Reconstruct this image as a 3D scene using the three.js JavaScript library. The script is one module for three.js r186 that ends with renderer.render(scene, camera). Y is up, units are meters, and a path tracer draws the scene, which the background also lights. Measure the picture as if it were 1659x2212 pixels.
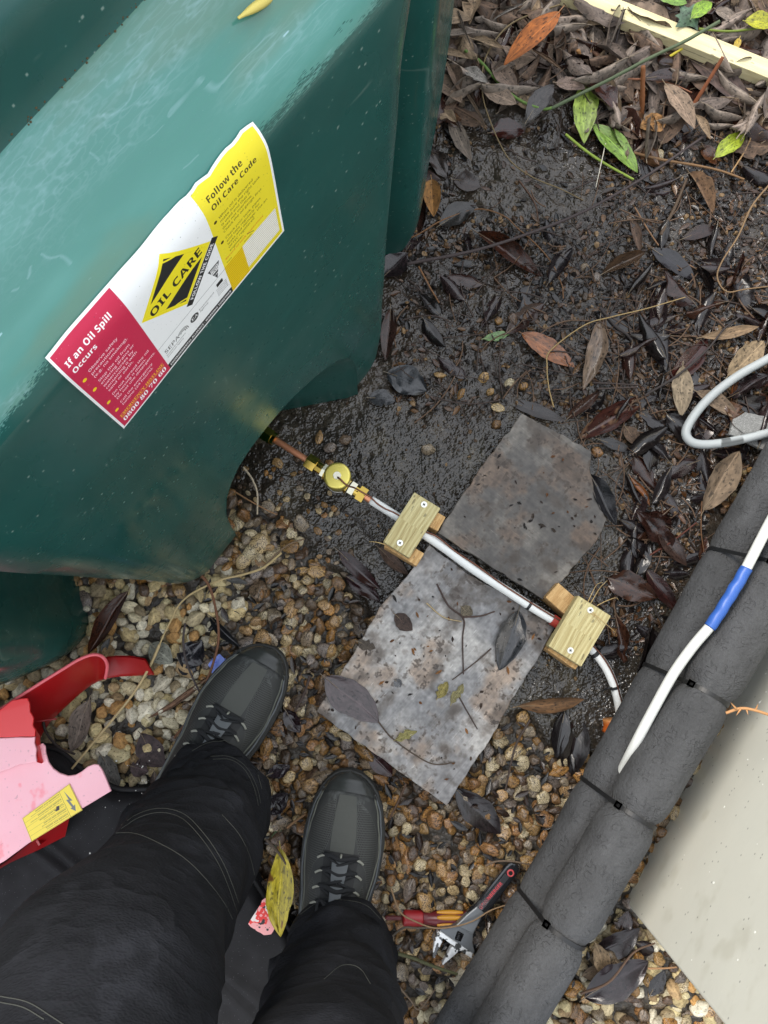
import * as THREE from 'three';
import { mergeGeometries } from 'three/addons/utils/BufferGeometryUtils.js';
import { MarchingCubes } from 'three/addons/objects/MarchingCubes.js';
import { RoundedBoxGeometry } from 'three/addons/geometries/RoundedBoxGeometry.js';

// ---------------------------------------------------------------- camera, sky, sun, exposure
const T0 = Date.now();
const scene = new THREE.Scene();
const PW = 1659, PH = 2212, F = 1590, H = 1.15, TILT = 7.1 * Math.PI / 180;
const camera = new THREE.PerspectiveCamera(2 * Math.atan(PH / 2 / F) * 180 / Math.PI, PW / PH, 0.02, 200);
camera.position.set(0, H, 0);
camera.rotation.set(-(Math.PI / 2 - TILT), 0, 0);
scene.add(camera);
const renderer = new THREE.WebGLRenderer({ antialias: true });
renderer.setSize(768, 1024);
renderer.toneMapping = THREE.LinearToneMapping;
renderer.toneMappingExposure = 2.35;
renderer.shadowMap.enabled = true;
{ // overcast sky, brighter towards the zenith, with soft cloud structure
  const w = 256, h = 128, d = new Float32Array(w * h * 4);
  for (let j = 0; j < h; j++) for (let i = 0; i < w; i++) {
    const el = ((j + 0.5) / h - 0.5) * Math.PI, s = Math.max(0, Math.sin(el));
    const az = i / w * Math.PI * 2;
    let c = (1 + 2 * s) / 3 * (1 + 0.1 * Math.sin(az * 3 + s * 9) * Math.cos(el) + 0.06 * Math.sin(az * 7 - s * 14) * Math.cos(el));
    if (el < 0) c = 0.22;
    const k = (j * w + i) * 4; d[k] = c * 0.94; d[k + 1] = c * 0.99; d[k + 2] = c * 1.07; d[k + 3] = 1;
  }
  const t = new THREE.DataTexture(d, w, h, THREE.RGBAFormat, THREE.FloatType);
  t.mapping = THREE.EquirectangularReflectionMapping; t.magFilter = THREE.LinearFilter; t.minFilter = THREE.LinearFilter; t.needsUpdate = true;
  scene.background = t; scene.environment = t;
}
const sun = new THREE.DirectionalLight(0xfff6ea, 1.4);
sun.position.set(-2.6, 4.6, -2.6); sun.target.position.set(0, 0, 0); sun.castShadow = true; sun.shadow.radius = 40;
sun.shadow.mapSize.set(2048, 2048);
Object.assign(sun.shadow.camera, { left: -2, right: 2, top: 2, bottom: -2, near: 0.5, far: 12 });
scene.add(sun, sun.target);

// ---------------------------------------------------------------- helpers
const V = (x, y, z) => new THREE.Vector3(x, y, z);
let seed = 20240611;
const rnd = () => { seed = (seed * 1664525 + 1013904223) >>> 0; return seed / 4294967296; };
const rr = (a, b) => a + (b - a) * rnd();
const pick = a => a[Math.floor(rnd() * a.length)];
const clamp = (x, a = 0, b = 1) => Math.min(b, Math.max(a, x));
const smooth = (a, b, x) => { const t = clamp((x - a) / (b - a)); return t * t * (3 - 2 * t); };
const lerp = (a, b, t) => a + (b - a) * t;
function hash3(x, y, z) { let h = Math.imul(x, 374761393) ^ Math.imul(y, 668265263) ^ Math.imul(z, 2147483647 - 1274126177); h = Math.imul(h ^ (h >>> 13), 1274126177); return ((h ^ (h >>> 16)) >>> 0) / 4294967296; }
function noise(x, y, z = 0) {            // value noise, -1..1
  const xi = Math.floor(x), yi = Math.floor(y), zi = Math.floor(z);
  let fx = x - xi, fy = y - yi, fz = z - zi;
  fx = fx * fx * (3 - 2 * fx); fy = fy * fy * (3 - 2 * fy); fz = fz * fz * (3 - 2 * fz);
  const L = (dz) => lerp(lerp(hash3(xi, yi, zi + dz), hash3(xi + 1, yi, zi + dz), fx), lerp(hash3(xi, yi + 1, zi + dz), hash3(xi + 1, yi + 1, zi + dz), fx), fy);
  return (fz ? lerp(L(0), L(1), fz) : L(0)) * 2 - 1;
}
const fbm = (x, y, z = 0, o = 4) => { let s = 0, a = 0.5; for (let i = 0; i < o; i++) { s += a * noise(x, y, z); x = x * 2.03 + 17.1; y = y * 2.03 + 9.7; z *= 2.03; a *= 0.5; } return s; };
// a pixel of the photograph (1659 x 2212 frame) to the point at height h
const cT = Math.cos(TILT), sT = Math.sin(TILT);
function rayDir(u, v) { const a = (u - PW / 2) / F, b = (v - PH / 2) / F; return V(a, -cT - b * sT, -sT + b * cT); }
function G(u, v, h = 0) { const d = rayDir(u, v), k = (h - H) / d.y; return V(d.x * k, h, d.z * k); }
const pxm = h => F / (H - h);            // pixels per metre at height h
function inPoly(x, z, P) { let c = false; for (let i = 0, j = P.length - 1; i < P.length; j = i++) { const a = P[i], b = P[j]; if ((a.z > z) !== (b.z > z) && x < (b.x - a.x) * (z - a.z) / (b.z - a.z) + a.x) c = !c; } return c; }
function distPoly(x, z, P) {             // signed distance, inside positive
  let d = 1e9; for (let i = 0, j = P.length - 1; i < P.length; j = i++) { const a = P[i], b = P[j], ex = b.x - a.x, ez = b.z - a.z, t = clamp(((x - a.x) * ex + (z - a.z) * ez) / (ex * ex + ez * ez)); d = Math.min(d, Math.hypot(x - a.x - ex * t, z - a.z - ez * t)); }
  return inPoly(x, z, P) ? d : -d;
}
const taken = {};
function numbered(n) { if (!(n in taken)) { taken[n] = 0; return n; } taken[n]++; return n + '_' + String(taken[n]).padStart(3, '0'); }
function add(o, name, parent) { o.name = parent ? name : numbered(name); (parent || scene).add(o); return o; }
function part(name, geo, mat, parent) { const m = new THREE.Mesh(geo, mat); m.castShadow = m.receiveShadow = true; return add(m, name, parent); }
function tag(o, label, category, group) { o.userData.label = label; o.userData.category = category; if (group) o.userData.group = group; return o; }
function thing(name, label, category, group) { const g = new THREE.Group(); add(g, name); return tag(g, label, category, group); }
function struct(o) { o.userData.kind = 'structure'; return o; }
function stuff(o) { o.userData.kind = 'stuff'; return o; }
function geo(pos, idx, uv, col) {
  const g = new THREE.BufferGeometry();
  g.setAttribute('position', new THREE.Float32BufferAttribute(pos, 3));
  if (uv) g.setAttribute('uv', new THREE.Float32BufferAttribute(uv, 2));
  if (col) g.setAttribute('color', new THREE.Float32BufferAttribute(col, 3));
  g.setIndex(idx); g.computeVertexNormals(); return g;
}
function gridGeo(nu, nv, fn, uvf, closeU = false, colf) {   // fn(i/nu, j/nv) -> Vector3
  const pos = [], uv = [], idx = [], col = colf ? [] : null, cu = closeU ? nu : nu + 1;
  for (let j = 0; j <= nv; j++) for (let i = 0; i < cu; i++) {
    const p = fn(i / nu, j / nv); pos.push(p.x, p.y, p.z);
    const q = uvf ? uvf(i / nu, j / nv, p) : [i / nu, j / nv]; uv.push(q[0], q[1]);
    if (colf) col.push(...colf(i / nu, j / nv, p));
  }
  for (let j = 0; j < nv; j++) for (let i = 0; i < nu; i++) {
    const a = j * cu + i, b = j * cu + (i + 1) % cu, c = a + cu, d = b + cu; idx.push(a, b, c, b, d, c);
  }
  return geo(pos, idx, uv, col);
}
// tube through points with a radius that may vary, capped; uv in metres
function tube(pts, rad, seg = 24, radial = 8, tension = 0.5) {
  const curve = new THREE.CatmullRomCurve3(pts, false, 'catmullrom', tension), fr = curve.computeFrenetFrames(seg, false), len = curve.getLength();
  const R = typeof rad === 'function' ? rad : () => rad, pos = [], uv = [], idx = [];
  for (let j = 0; j <= seg; j++) {
    const t = j / seg, p = curve.getPointAt(t), N = fr.normals[j], B = fr.binormals[j];
    for (let i = 0; i <= radial; i++) {
      const a = i / radial * Math.PI * 2, r = R(t, a, p);
      pos.push(p.x + (N.x * Math.cos(a) + B.x * Math.sin(a)) * r, p.y + (N.y * Math.cos(a) + B.y * Math.sin(a)) * r, p.z + (N.z * Math.cos(a) + B.z * Math.sin(a)) * r);
      uv.push(i / radial * 0.1, t * len);
    }
  }
  const w = radial + 1;
  for (let j = 0; j < seg; j++) for (let i = 0; i < radial; i++) { const a = j * w + i; idx.push(a, a + w, a + 1, a + 1, a + w, a + w + 1); }
  for (const [j, flip] of [[0, 1], [seg, 0]]) {
    const p = curve.getPointAt(j / seg), c = pos.length / 3; pos.push(p.x, p.y, p.z); uv.push(0, 0);
    for (let i = 0; i < radial; i++) { const a = j * w + i; flip ? idx.push(c, a, a + 1) : idx.push(c, a + 1, a); }
  }
  return geo(pos, idx, uv);
}
// flat plate: outline given as points in the xz plane, top at height y
function plate(P, y, th, bevel = 0.0015) {
  const s = new THREE.Shape(P.map(p => new THREE.Vector2(p.x, -p.z)));
  const g = new THREE.ExtrudeGeometry(s, { depth: Math.max(th - 2 * bevel, 1e-4), bevelEnabled: bevel > 0, bevelThickness: bevel, bevelSize: bevel, bevelOffset: -bevel, bevelSegments: 2, curveSegments: 6 });
  g.rotateX(-Math.PI / 2); g.translate(0, y - th + bevel, 0); return g;
}
const pxs = (a, h) => a.map(([u, v]) => G(u, v, h));
const canvas = (w, h, draw) => { const c = document.createElement('canvas'); c.width = w; c.height = h; const x = c.getContext('2d'); draw(x, w, h); const t = new THREE.CanvasTexture(c); t.colorSpace = THREE.SRGBColorSpace; t.magFilter = THREE.LinearFilter; t.anisotropy = 8; return t; };
function dataTex(w, h, fn, srgb = false, repeat = true) {
  const d = new Uint8Array(w * h * 4);
  for (let j = 0; j < h; j++) for (let i = 0; i < w; i++) { const c = fn(i / w, j / h, i, j), k = (j * w + i) * 4; d[k] = clamp(c[0]) * 255; d[k + 1] = clamp(c[1]) * 255; d[k + 2] = clamp(c[2]) * 255; d[k + 3] = 255; }
  const t = new THREE.DataTexture(d, w, h); t.magFilter = THREE.LinearFilter; t.minFilter = THREE.LinearMipmapLinearFilter; t.generateMipmaps = true;
  if (repeat) t.wrapS = t.wrapT = THREE.RepeatWrapping; if (srgb) t.colorSpace = THREE.SRGBColorSpace; t.needsUpdate = true; return t;
}
const grey = v => [v, v, v];
// tiling noise for maps
function tileNoise(u, v, n) { const x = u * n, y = v * n, xi = Math.floor(x), yi = Math.floor(y); let fx = x - xi, fy = y - yi; fx = fx * fx * (3 - 2 * fx); fy = fy * fy * (3 - 2 * fy); const h = (a, b) => hash3(((a % n) + n) % n, ((b % n) + n) % n, n); return lerp(lerp(h(xi, yi), h(xi + 1, yi), fx), lerp(h(xi, yi + 1), h(xi + 1, yi + 1), fx), fy); }
const tileFbm = (u, v, n, o = 4) => { let s = 0, a = 0.5, t = 0; for (let i = 0; i < o; i++) { s += a * tileNoise(u, v, n); t += a; n *= 2; a *= 0.5; } return s / t; };
const std = (o) => new THREE.MeshStandardMaterial(Object.assign({ side: THREE.DoubleSide }, o));
const phys = (o) => new THREE.MeshPhysicalMaterial(Object.assign({ side: THREE.DoubleSide }, o));
const rep = (t, x, y = x) => { const c = t.clone(); c.repeat.set(x, y); c.needsUpdate = true; return c; };

// ---------------------------------------------------------------- ground: mud, oily slab, gravel soil
const gravelPoly = pxs([[-900, 1010], [440, 1010], [490, 1030], [560, 1075], [650, 1135], [735, 1240], [800, 1320], [900, 1440], [1060, 1530], [1130, 1545], [1190, 1590], [1270, 1625], [1340, 1640], [1500, 1500], [2600, 1500], [2600, 3200], [-1500, 3200]], 0);
const slabPoly = pxs([[480, 1010], [560, 880], [700, 850], [850, 880], [960, 950], [1120, 890], [1300, 960], [1310, 1100], [1370, 1200], [1430, 1350], [1360, 1560], [1250, 1640], [1130, 1560], [900, 1450], [740, 1250], [650, 1140]], 0);
const litterPoly = pxs([[900, -700], [2900, -700], [2900, 330], [1640, 330], [1450, 300], [1330, 250], [1220, 230], [1100, 240], [1010, 270], [925, 290]], 0);
const gz0 = (x, z) => smooth(-0.012, 0.02, distPoly(x, z, gravelPoly) + 0.014 * noise(x * 28, z * 28));
const sz0 = (x, z) => smooth(-0.02, 0.03, distPoly(x, z, slabPoly) + 0.02 * noise(x * 20 + 5, z * 20));
const lz0 = (x, z) => smooth(-0.04, 0.05, distPoly(x, z, litterPoly) + 0.02 * noise(x * 15, z * 15));
const ZC = (() => { const n = 420, x0 = -1.02, z0 = -1.27, S = 2.04, A = [gz0, sz0, lz0].map(f => { const d = new Float32Array((n + 1) * (n + 1)); for (let j = 0; j <= n; j++) for (let i = 0; i <= n; i++) d[j * (n + 1) + i] = f(x0 + S * i / n, z0 + S * j / n); return d; }); return (k, x, z) => { const u = clamp((x - x0) / S) * n, v = clamp((z - z0) / S) * n, i = Math.min(n - 1, Math.floor(u)), j = Math.min(n - 1, Math.floor(v)), a = u - i, b = v - j, d = A[k], o = j * (n + 1) + i; return lerp(lerp(d[o], d[o + 1], a), lerp(d[o + n + 1], d[o + n + 2], a), b); }; })();
const gz = (x, z) => ZC(0, x, z), sz = (x, z) => ZC(1, x, z), lz = (x, z) => ZC(2, x, z);
function gy(x, z, fine = true) {
  const g = gz(x, z), s = sz(x, z) * (1 - g), l = lz(x, z);
  let y = 0.004 * noise(x * 7, z * 7) + 0.003 * noise(x * 16 + 3, z * 16);
  const m = (1 - g) * (1 - s);
  y += m * (0.006 * noise(x * 24, z * 24) + 0.012 * l) - g * 0.016;
  if (fine) {
    const rx = x * 0.8 + z * 0.6, rz = -x * 0.6 + z * 0.8;
    y += m * (0.0026 * noise(x * 65, z * 65) + 0.0022 * noise(x * 150, z * 150)) + s * (0.0012 * noise(rx * 115, rz * 155) + 0.0009 * noise(x * 185 + 7, z * 185) + 0.0011 * noise(x * 42, z * 42)) + g * 0.004 * noise(x * 80, z * 80);
  }
  return y;
}
{
  const X0 = -1.0, Z0 = -1.25, S = 2.0;                       // texture patch
  const N = 1024, cm = [], rm = [];
  const colT = dataTex(N, N, (u, v) => {
    const x = X0 + u * S, z = Z0 + v * S, g = gz(x, z), s = sz(x, z) * (1 - g), l = lz(x, z);
    const n1 = fbm(x * 22, z * 22), n2 = noise(x * 160, z * 160), n3 = noise(x * 390, z * 390), n4 = fbm(x * 7 + 4, z * 7);
    const k = 1 + 0.5 * n1 + 0.3 * n2 + 0.3 * n3;
    let c = [0.025 * k, 0.0178 * k, 0.0122 * k];                // mud
    const w = smooth(0.05, 0.4, n4);
    c = c.map((q, i) => lerp(q, [0.040, 0.030, 0.020][i] * k, w * 0.7));
    c = c.map((q, i) => lerp(q, [0.024, 0.0195, 0.0145][i] * (1 + 0.6 * n1 + 0.5 * n3), s));
    const tan = s * smooth(0.1, 0.55, fbm(x * 13 + 8, z * 13 + 2)) * 0.6;
    c = c.map((q, i) => lerp(q, [0.062, 0.05, 0.031][i] * (1 + 0.5 * n3), tan));
    c = c.map((q, i) => lerp(q, [0.035, 0.028, 0.02][i] * k, g));
    c = c.map((q, i) => lerp(q, [0.030, 0.022, 0.016][i] * k, l * 0.8));
    if (n3 > 0.66 && noise(x * 500, z * 500) > 0.1) c = c.map((q, i) => q + [0.06, 0.05, 0.035][i]);   // grit
    return c.map(q => Math.pow(clamp(q, 0, 1), 1 / 2.2));
  }, true, false);
  const rouT = dataTex(N, N, (u, v) => {
    const x = X0 + u * S, z = Z0 + v * S, g = gz(x, z), s = sz(x, z) * (1 - g), l = lz(x, z);
    let r = 0.17 + 0.34 * fbm(x * 11, z * 11) + 0.12 * noise(x * 130, z * 130);
    r = lerp(r, 0.12 + 0.05 * noise(x * 60, z * 60), s); r = lerp(r, 0.5, g); r = lerp(r, 0.75, l * 0.8);
    return grey(clamp(r, 0.1, 1));
  }, false, false);
  const bumT = dataTex(512, 512, (u, v) => grey(0.25 * tileNoise(u, v, 48) + 0.35 * tileNoise(u, v, 96) + 0.3 * tileNoise(u, v, 170) + 0.1 * tileNoise(u, v, 256)));
  const M = phys({ map: colT, roughnessMap: rouT, roughness: 1, bumpMap: rep(bumT, 6), bumpScale: 0.0028, ior: 1.5 });
  const x0 = -0.78, x1 = 0.84, z0 = -1.2, z1 = 0.74, st = 0.0032;
  const nx = Math.round((x1 - x0) / st), nz = Math.round((z1 - z0) / st);
  const g = gridGeo(nx, nz, (u, v) => { const x = lerp(x0, x1, u), z = lerp(z1, z0, v); const e = Math.min(u, 1 - u, v, 1 - v); return V(x, e < 0.001 ? -0.035 : gy(x, z), z); }, (u, v, p) => [(p.x - X0) / S, (p.z - Z0) / S]);
  struct(part('muddy_ground', g, M));
  const far = dataTex(256, 256, (u, v) => { const k = tileFbm(u, v, 8, 5); return [0.05 + 0.28 * k, 0.045 + 0.24 * k, 0.04 + 0.19 * k]; }, true);
  const bg = new THREE.PlaneGeometry(80, 80); bg.rotateX(-Math.PI / 2); bg.translate(0, -0.034, 0);
  struct(part('ground', bg, std({ map: rep(far, 60), roughness: 0.85 })));
}
console.log('ground', Date.now() - T0);
// ---------------------------------------------------------------- oil tank
const TA = G(522, 1165), TB = G(765, 865), TT = TB.clone().sub(TA).normalize(), TN = V(-TT.z, 0, TT.x);
const tw = (s, n, h) => V(TA.x + TT.x * s + TN.x * n, h, TA.z + TT.z * s + TN.z * n);
const smear = dataTex(512, 512, (u, v) => {
  const a = tileFbm(u, v, 6, 5), b = tileFbm(u + 0.3, v * 1 + 0.2, 24, 3);
  const scr = Math.pow(1 - Math.abs(tileFbm(u, v, 10, 4) - 0.5) * 2, 22);
  const speck = tileNoise(u, v, 256) > 0.975 ? 0.5 : 0;
  return grey(0.30 + 0.55 * (a - 0.35) + 0.25 * (b - 0.5) + speck);
});
const tankCol = dataTex(1024, 1024, (u, v, i, j) => {
  const a = tileFbm(u, v, 5, 5), b = tileFbm(u, v, 40, 3), sp = hash3(i >> 1, j >> 1, 5), sp2 = hash3(i, j, 9);
  let c = [0.0065, 0.074, 0.064].map(q => q * (0.86 + 0.4 * (a - 0.3) + 0.12 * b));
  const crack = clamp(1 - Math.abs(tileFbm(u * 0.3 + 0.1, v * 1, 9, 2) - 0.5) * 160) * smooth(0.55, 0.6, tileFbm(u + 0.41, v + 0.13, 16, 3));
  c = c.map((q, k) => lerp(q, [0.10, 0.17, 0.15][k], crack * 0.5));
  const dust = smooth(0.5, 0.8, tileFbm(u + 0.2, v + 0.6, 7, 4)) * 0.14 * (0.5 + b);
  c = c.map((q, k) => lerp(q, [0.11, 0.14, 0.12][k], dust));
  if (sp > 0.9975 || sp2 > 0.9988) c = [0.2, 0.26, 0.23];
  return c.map(q => Math.pow(q, 1 / 2.2));
}, true);
const tankM = phys({ map: tankCol, roughness: 0.75, roughnessMap: smear, ior: 1.42 });
{
  const tank = thing('oil_tank', 'dark green moulded plastic oil storage tank with ribbed wall and arched outlet recess', 'oil tank');
  const S0 = 0.13;
  // plan outline (half, mirrored): offset from the middle of the front panel, n = towards the viewer
  const half = [[0, 0], [0.1, 0.0], [0.19, -0.001], [0.218, -0.006], [0.236, -0.020], [0.243, -0.045], [0.247, -0.10], [0.254, -0.145], [0.275, -0.175], [0.315, -0.178], [0.343, -0.160], [0.362, -0.134], [0.378, -0.108], [0.394, -0.092], [0.415, -0.084], [0.45, -0.097], [0.53, -0.141], [0.64, -0.20], [0.75, -0.27], [0.82, -0.37], [0.85, -0.5], [0.83, -0.8], [0.72, -1.0], [0.5, -1.1], [0, -1.13]];
  const cH = new THREE.CatmullRomCurve3(half.map(([x, n]) => V(x, 0, n)), false, 'centripetal');
  const cols = [];                                           // columns of the plan, left to right, closed
  const halfN = 150, hp = cH.getSpacedPoints(260);
  // denser columns on the front panel so that the arch has a smooth edge
  const front = []; for (let i = 0; i <= 170; i++) front.push(-0.236 + 0.472 * i / 170);
  const nAt = x => { const ax = Math.abs(x); for (let k = 1; k < half.length; k++) if (ax <= half[k][0]) { const a = half[k - 1], b = half[k], t = (ax - a[0]) / (b[0] - a[0]); return lerp(a[1], b[1], t); } return 0; };
  const rest = hp.filter(p => p.x > 0.2365 || p.z < -0.03);
  for (const x of front) { let n = 0; const ax = Math.abs(x); if (ax > 0.19) n = -0.02 * Math.pow((ax - 0.19) / 0.046, 2.2); cols.push([x, n]); }
  for (const p of rest) cols.push([p.x, p.z]);
  for (let i = rest.length - 2; i >= 0; i--) cols.push([-rest[i].x, rest[i].z]);
  const archPts = [[-0.004, 0], [0.004, 0.06], [0.012, 0.12], [0.022, 0.175], [0.039, 0.226], [0.058, 0.258], [0.079, 0.28], [0.105, 0.291], [0.139, 0.295], [0.17, 0.294], [0.195, 0.287], [0.22, 0.273], [0.24, 0.257], [0.258, 0.235], [0.272, 0.208], [0.281, 0.175], [0.287, 0.13], [0.291, 0.06], [0.295, 0]];
  const arch = s => { for (let k = 1; k < archPts.length; k++) if (s <= archPts[k][0] && s >= archPts[k - 1][0]) { const a = archPts[k - 1], b = archPts[k]; return lerp(a[1], b[1], (s - a[0]) / (b[0] - a[0])); } return 0; };
  // side profile: [inset, height]
  const prof = [[0.014, -0.01], [0.006, 0.02], [0, 0.06], [0, 0.2], [-0.002, 0.4], [-0.004, 0.6], [-0.004, 0.70], [-0.003, 0.722], [0.001, 0.733], [0.008, 0.742], [0.02, 0.752], [0.045, 0.770], [0.06, 0.781], [0.066, 0.788], [0.068, 0.797], [0.069, 0.828], [0.073, 0.838], [0.085, 0.847], [0.14, 0.872], [0.25, 0.91], [0.38, 0.935], [0.5, 0.94]];
  const cP = new THREE.CatmullRomCurve3(prof.map(([i, h]) => V(i, h, 0)), false, 'catmullrom', 0.3).getPoints(240);
  const hs = []; for (let k = 0; k <= 44; k++) hs.push(lerp(-0.01, 0.70, k / 44)); for (let k = 1; k <= 60; k++) hs.push(lerp(0.70, 0.94, k / 60));
  const inset = h => { let k = 1; while (k < cP.length - 1 && cP[k].y < h) k++; const a = cP[k - 1], b = cP[k]; return lerp(a.x, b.x, clamp((h - a.y) / ((b.y - a.y) || 1))); };
  const CN = -0.5;
  const nc = cols.length, pos = [], uv = [], idx = []; let arcU = 0;
  const flare = (x, h) => x <= 0 ? 0 : lerp(0.010, 0.019, clamp(h / 0.3)) * clamp(h / 0.12) + 0.014 * smooth(0.3, 0.64, h) + 0.016 * smooth(0.62, 0.74, h);
  const at = (x, n, h, ins) => { x += flare(x, h) * smooth(0.04, 0.2, x) * smooth(0.40, 0.27, x); const k = ins / 0.5, q = 1 - k; const wv = 0.0016 * noise(x * 5 + 2, h * 6, n * 5) + 0.0007 * noise(x * 14, h * 15, n * 14); const px = x * q, pn = CN + (n - CN) * q; const pl = Math.hypot(px, pn - CN) || 1; return tw(S0 + px + wv * px / pl, pn + wv * (pn - CN) / pl, h); };
  for (let j = 0; j < hs.length; j++) { let u = 0; for (let i = 0; i <= nc; i++) {
    const [x, n] = cols[i % nc], s = S0 + x; if (i) { const pr = cols[i - 1]; u += Math.hypot(x - pr[0], n - pr[1]); }
    const isF = i < front.length, a = isF ? arch(s) : 0;
    const h = a > 0 ? (hs[j] < 0.70 ? lerp(a, 0.70, (hs[j] + 0.01) / 0.71) : hs[j]) : hs[j];
    const p = at(x, n, h, inset(h)); pos.push(p.x, p.y, p.z); uv.push(u * 1.1, (h + inset(h) * 0.6) * 1.1);
  } }
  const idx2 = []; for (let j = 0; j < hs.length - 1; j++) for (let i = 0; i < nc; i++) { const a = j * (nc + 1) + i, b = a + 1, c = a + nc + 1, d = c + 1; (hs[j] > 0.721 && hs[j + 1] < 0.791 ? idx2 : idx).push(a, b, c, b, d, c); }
  // crown: close the top
  { const c0 = pos.length / 3, p = tw(S0, CN, 0.942); pos.push(p.x, p.y, p.z); uv.push(0, 1); const r = (hs.length - 1) * (nc + 1); for (let i = 0; i < nc; i++) idx.push(r + i, r + i + 1, c0); }
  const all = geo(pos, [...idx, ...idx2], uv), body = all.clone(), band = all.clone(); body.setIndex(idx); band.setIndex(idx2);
  part('tank_body', body, tankM, tank);
  // shoulder: sky reflection painted in as paler green, with fine crackle, scratches and specks
  const skySheenCrazing = dataTex(2048, 512, (u, v, i, j) => {
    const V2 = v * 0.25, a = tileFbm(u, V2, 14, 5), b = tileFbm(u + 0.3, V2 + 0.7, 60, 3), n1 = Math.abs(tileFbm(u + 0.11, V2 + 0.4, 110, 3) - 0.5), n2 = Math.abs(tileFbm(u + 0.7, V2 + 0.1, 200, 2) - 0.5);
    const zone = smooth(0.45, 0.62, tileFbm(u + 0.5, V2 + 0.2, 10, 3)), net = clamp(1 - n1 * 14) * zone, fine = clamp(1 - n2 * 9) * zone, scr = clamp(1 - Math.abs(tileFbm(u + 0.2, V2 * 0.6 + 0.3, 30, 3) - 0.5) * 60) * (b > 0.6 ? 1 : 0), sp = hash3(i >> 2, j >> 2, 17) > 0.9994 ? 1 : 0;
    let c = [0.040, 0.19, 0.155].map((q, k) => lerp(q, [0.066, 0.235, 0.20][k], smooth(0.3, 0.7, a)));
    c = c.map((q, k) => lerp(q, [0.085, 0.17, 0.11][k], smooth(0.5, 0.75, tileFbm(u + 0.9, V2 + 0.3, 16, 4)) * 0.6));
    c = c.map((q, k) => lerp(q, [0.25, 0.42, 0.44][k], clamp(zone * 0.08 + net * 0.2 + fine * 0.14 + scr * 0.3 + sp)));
    const e = v + 0.14 * (a - 0.5) + 0.22 * (b - 0.5) + 0.1 * (hash3(i >> 1, j >> 1, 6) - 0.5) > 0.13 ? 1 : 0;      // ragged lower limit of the painted sky reflection
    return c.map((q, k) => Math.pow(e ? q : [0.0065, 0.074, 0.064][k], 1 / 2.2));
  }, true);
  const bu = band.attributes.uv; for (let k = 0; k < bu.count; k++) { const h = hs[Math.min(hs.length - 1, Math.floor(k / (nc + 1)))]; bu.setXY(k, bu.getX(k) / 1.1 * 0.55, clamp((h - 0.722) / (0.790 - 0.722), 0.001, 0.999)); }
  const sh = part('tank_shoulder', band, phys({ map: skySheenCrazing, roughness: 0.36, roughnessMap: rep(smear, 3), ior: 1.52 }), tank); sh.userData.label = 'sloping green plastic shoulder with painted pale sky reflection and fine white crazing';
  // grime lodged in the crease above the shoulder
  { const P = []; for (let k = 0; k < 150; k++) { const x = rr(-0.235, 0.235), h = 0.7885 + rr(-0.0015, 0.0015), q = at(x, nAt(x), h, inset(h)); const s = rr(0.0003, 0.0009), g = new THREE.IcosahedronGeometry(s, 0); g.scale(1, 0.6, 1); g.translate(q.x, q.y + 0.0003, q.z); P.push(g); } stuff(part('grime', mergeGeometries(P), std({ color: 0x4a4028, roughness: 0.9 }), tank)); }

  // arched recess: rolled lip, soffit running back under the tank, back wall
  const AP = []; for (let k = 0; k <= 90; k++) { const t = k / 90, f = t * (archPts.length - 1), i = Math.min(Math.floor(f), archPts.length - 2); AP.push([lerp(archPts[i][0], archPts[i + 1][0], f - i), lerp(archPts[i][1], archPts[i + 1][1], f - i) - (t === 0 || t === 1 ? 0.01 : 0)]); }
  const dep = [[0, 0], [0.004, 0.001], [0.01, 0.004], [0.06, 0.012], [0.16, 0.02], [0.26, 0.024]];
  part('outlet_recess', gridGeo(90, 20, (u, v) => { const k = Math.round(u * 90), [s, h] = AP[k]; const f = v * (dep.length - 1), i = Math.min(Math.floor(f), dep.length - 2), d = lerp(dep[i][0], dep[i + 1][0], f - i), e = lerp(dep[i][1], dep[i + 1][1], f - i); const cs = 0.145; const sh = s > cs ? -Math.min(d, 0.085) * 1.05 * smooth(0.2, 0.27, s) - e * 0.8 : e * 0.8; return tw(s + sh + flare(s - S0, h) * smooth(0.04, 0.2, s - S0), -d - 0.0005, Math.max(-0.012, h - e * 0.5)); }, (u, v) => [u * 0.9, v * 0.3]), tankM, tank);
  { const P = [], I = [], U = []; for (let k = 0; k <= 90; k++) { const [s, h] = AP[k]; let p = tw(s * 0.9 + 0.0145, -0.258, -0.012); P.push(p.x, p.y, p.z); U.push(s, 0); p = tw(s * 0.9 + 0.0145, -0.258, h); P.push(p.x, p.y, p.z); U.push(s, h); } for (let k = 0; k < 90; k++) { const a = k * 2; I.push(a, a + 2, a + 1, a + 1, a + 2, a + 3); } part('recess_wall', geo(P, I, U), tankM, tank); }
  // printed label
  const lab = canvas(1440, 980, (x, w, h) => {
    x.fillStyle = '#eef0f0'; x.fillRect(0, 0, w, h);
    const A = 425, B = 985;                                   // columns: red | white | yellow
    x.fillStyle = '#c5224a'; x.fillRect(14, 14, A - 14, h - 28);
    x.fillStyle = '#ecdb2c'; x.fillRect(B, 14, w - B - 14, h - 28);
    x.fillStyle = '#fff'; x.font = 'bold 50px sans-serif'; x.fillText('If an Oil Spill', 40, 112); x.fillText('Occurs', 40, 172);
    x.font = '31px sans-serif';
    const red = [['Observe safety', 'precautions', '(e.g. no smoking).'], ['Stop the oil from', 'entering drains or', 'watercourses by', 'containing it with', 'sand or earth.'], ['Do not spread the oil', 'by hosing it down.', 'Do not use detergents.'], ['Call the emergency', 'hotline (24 hours).']];
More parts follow.
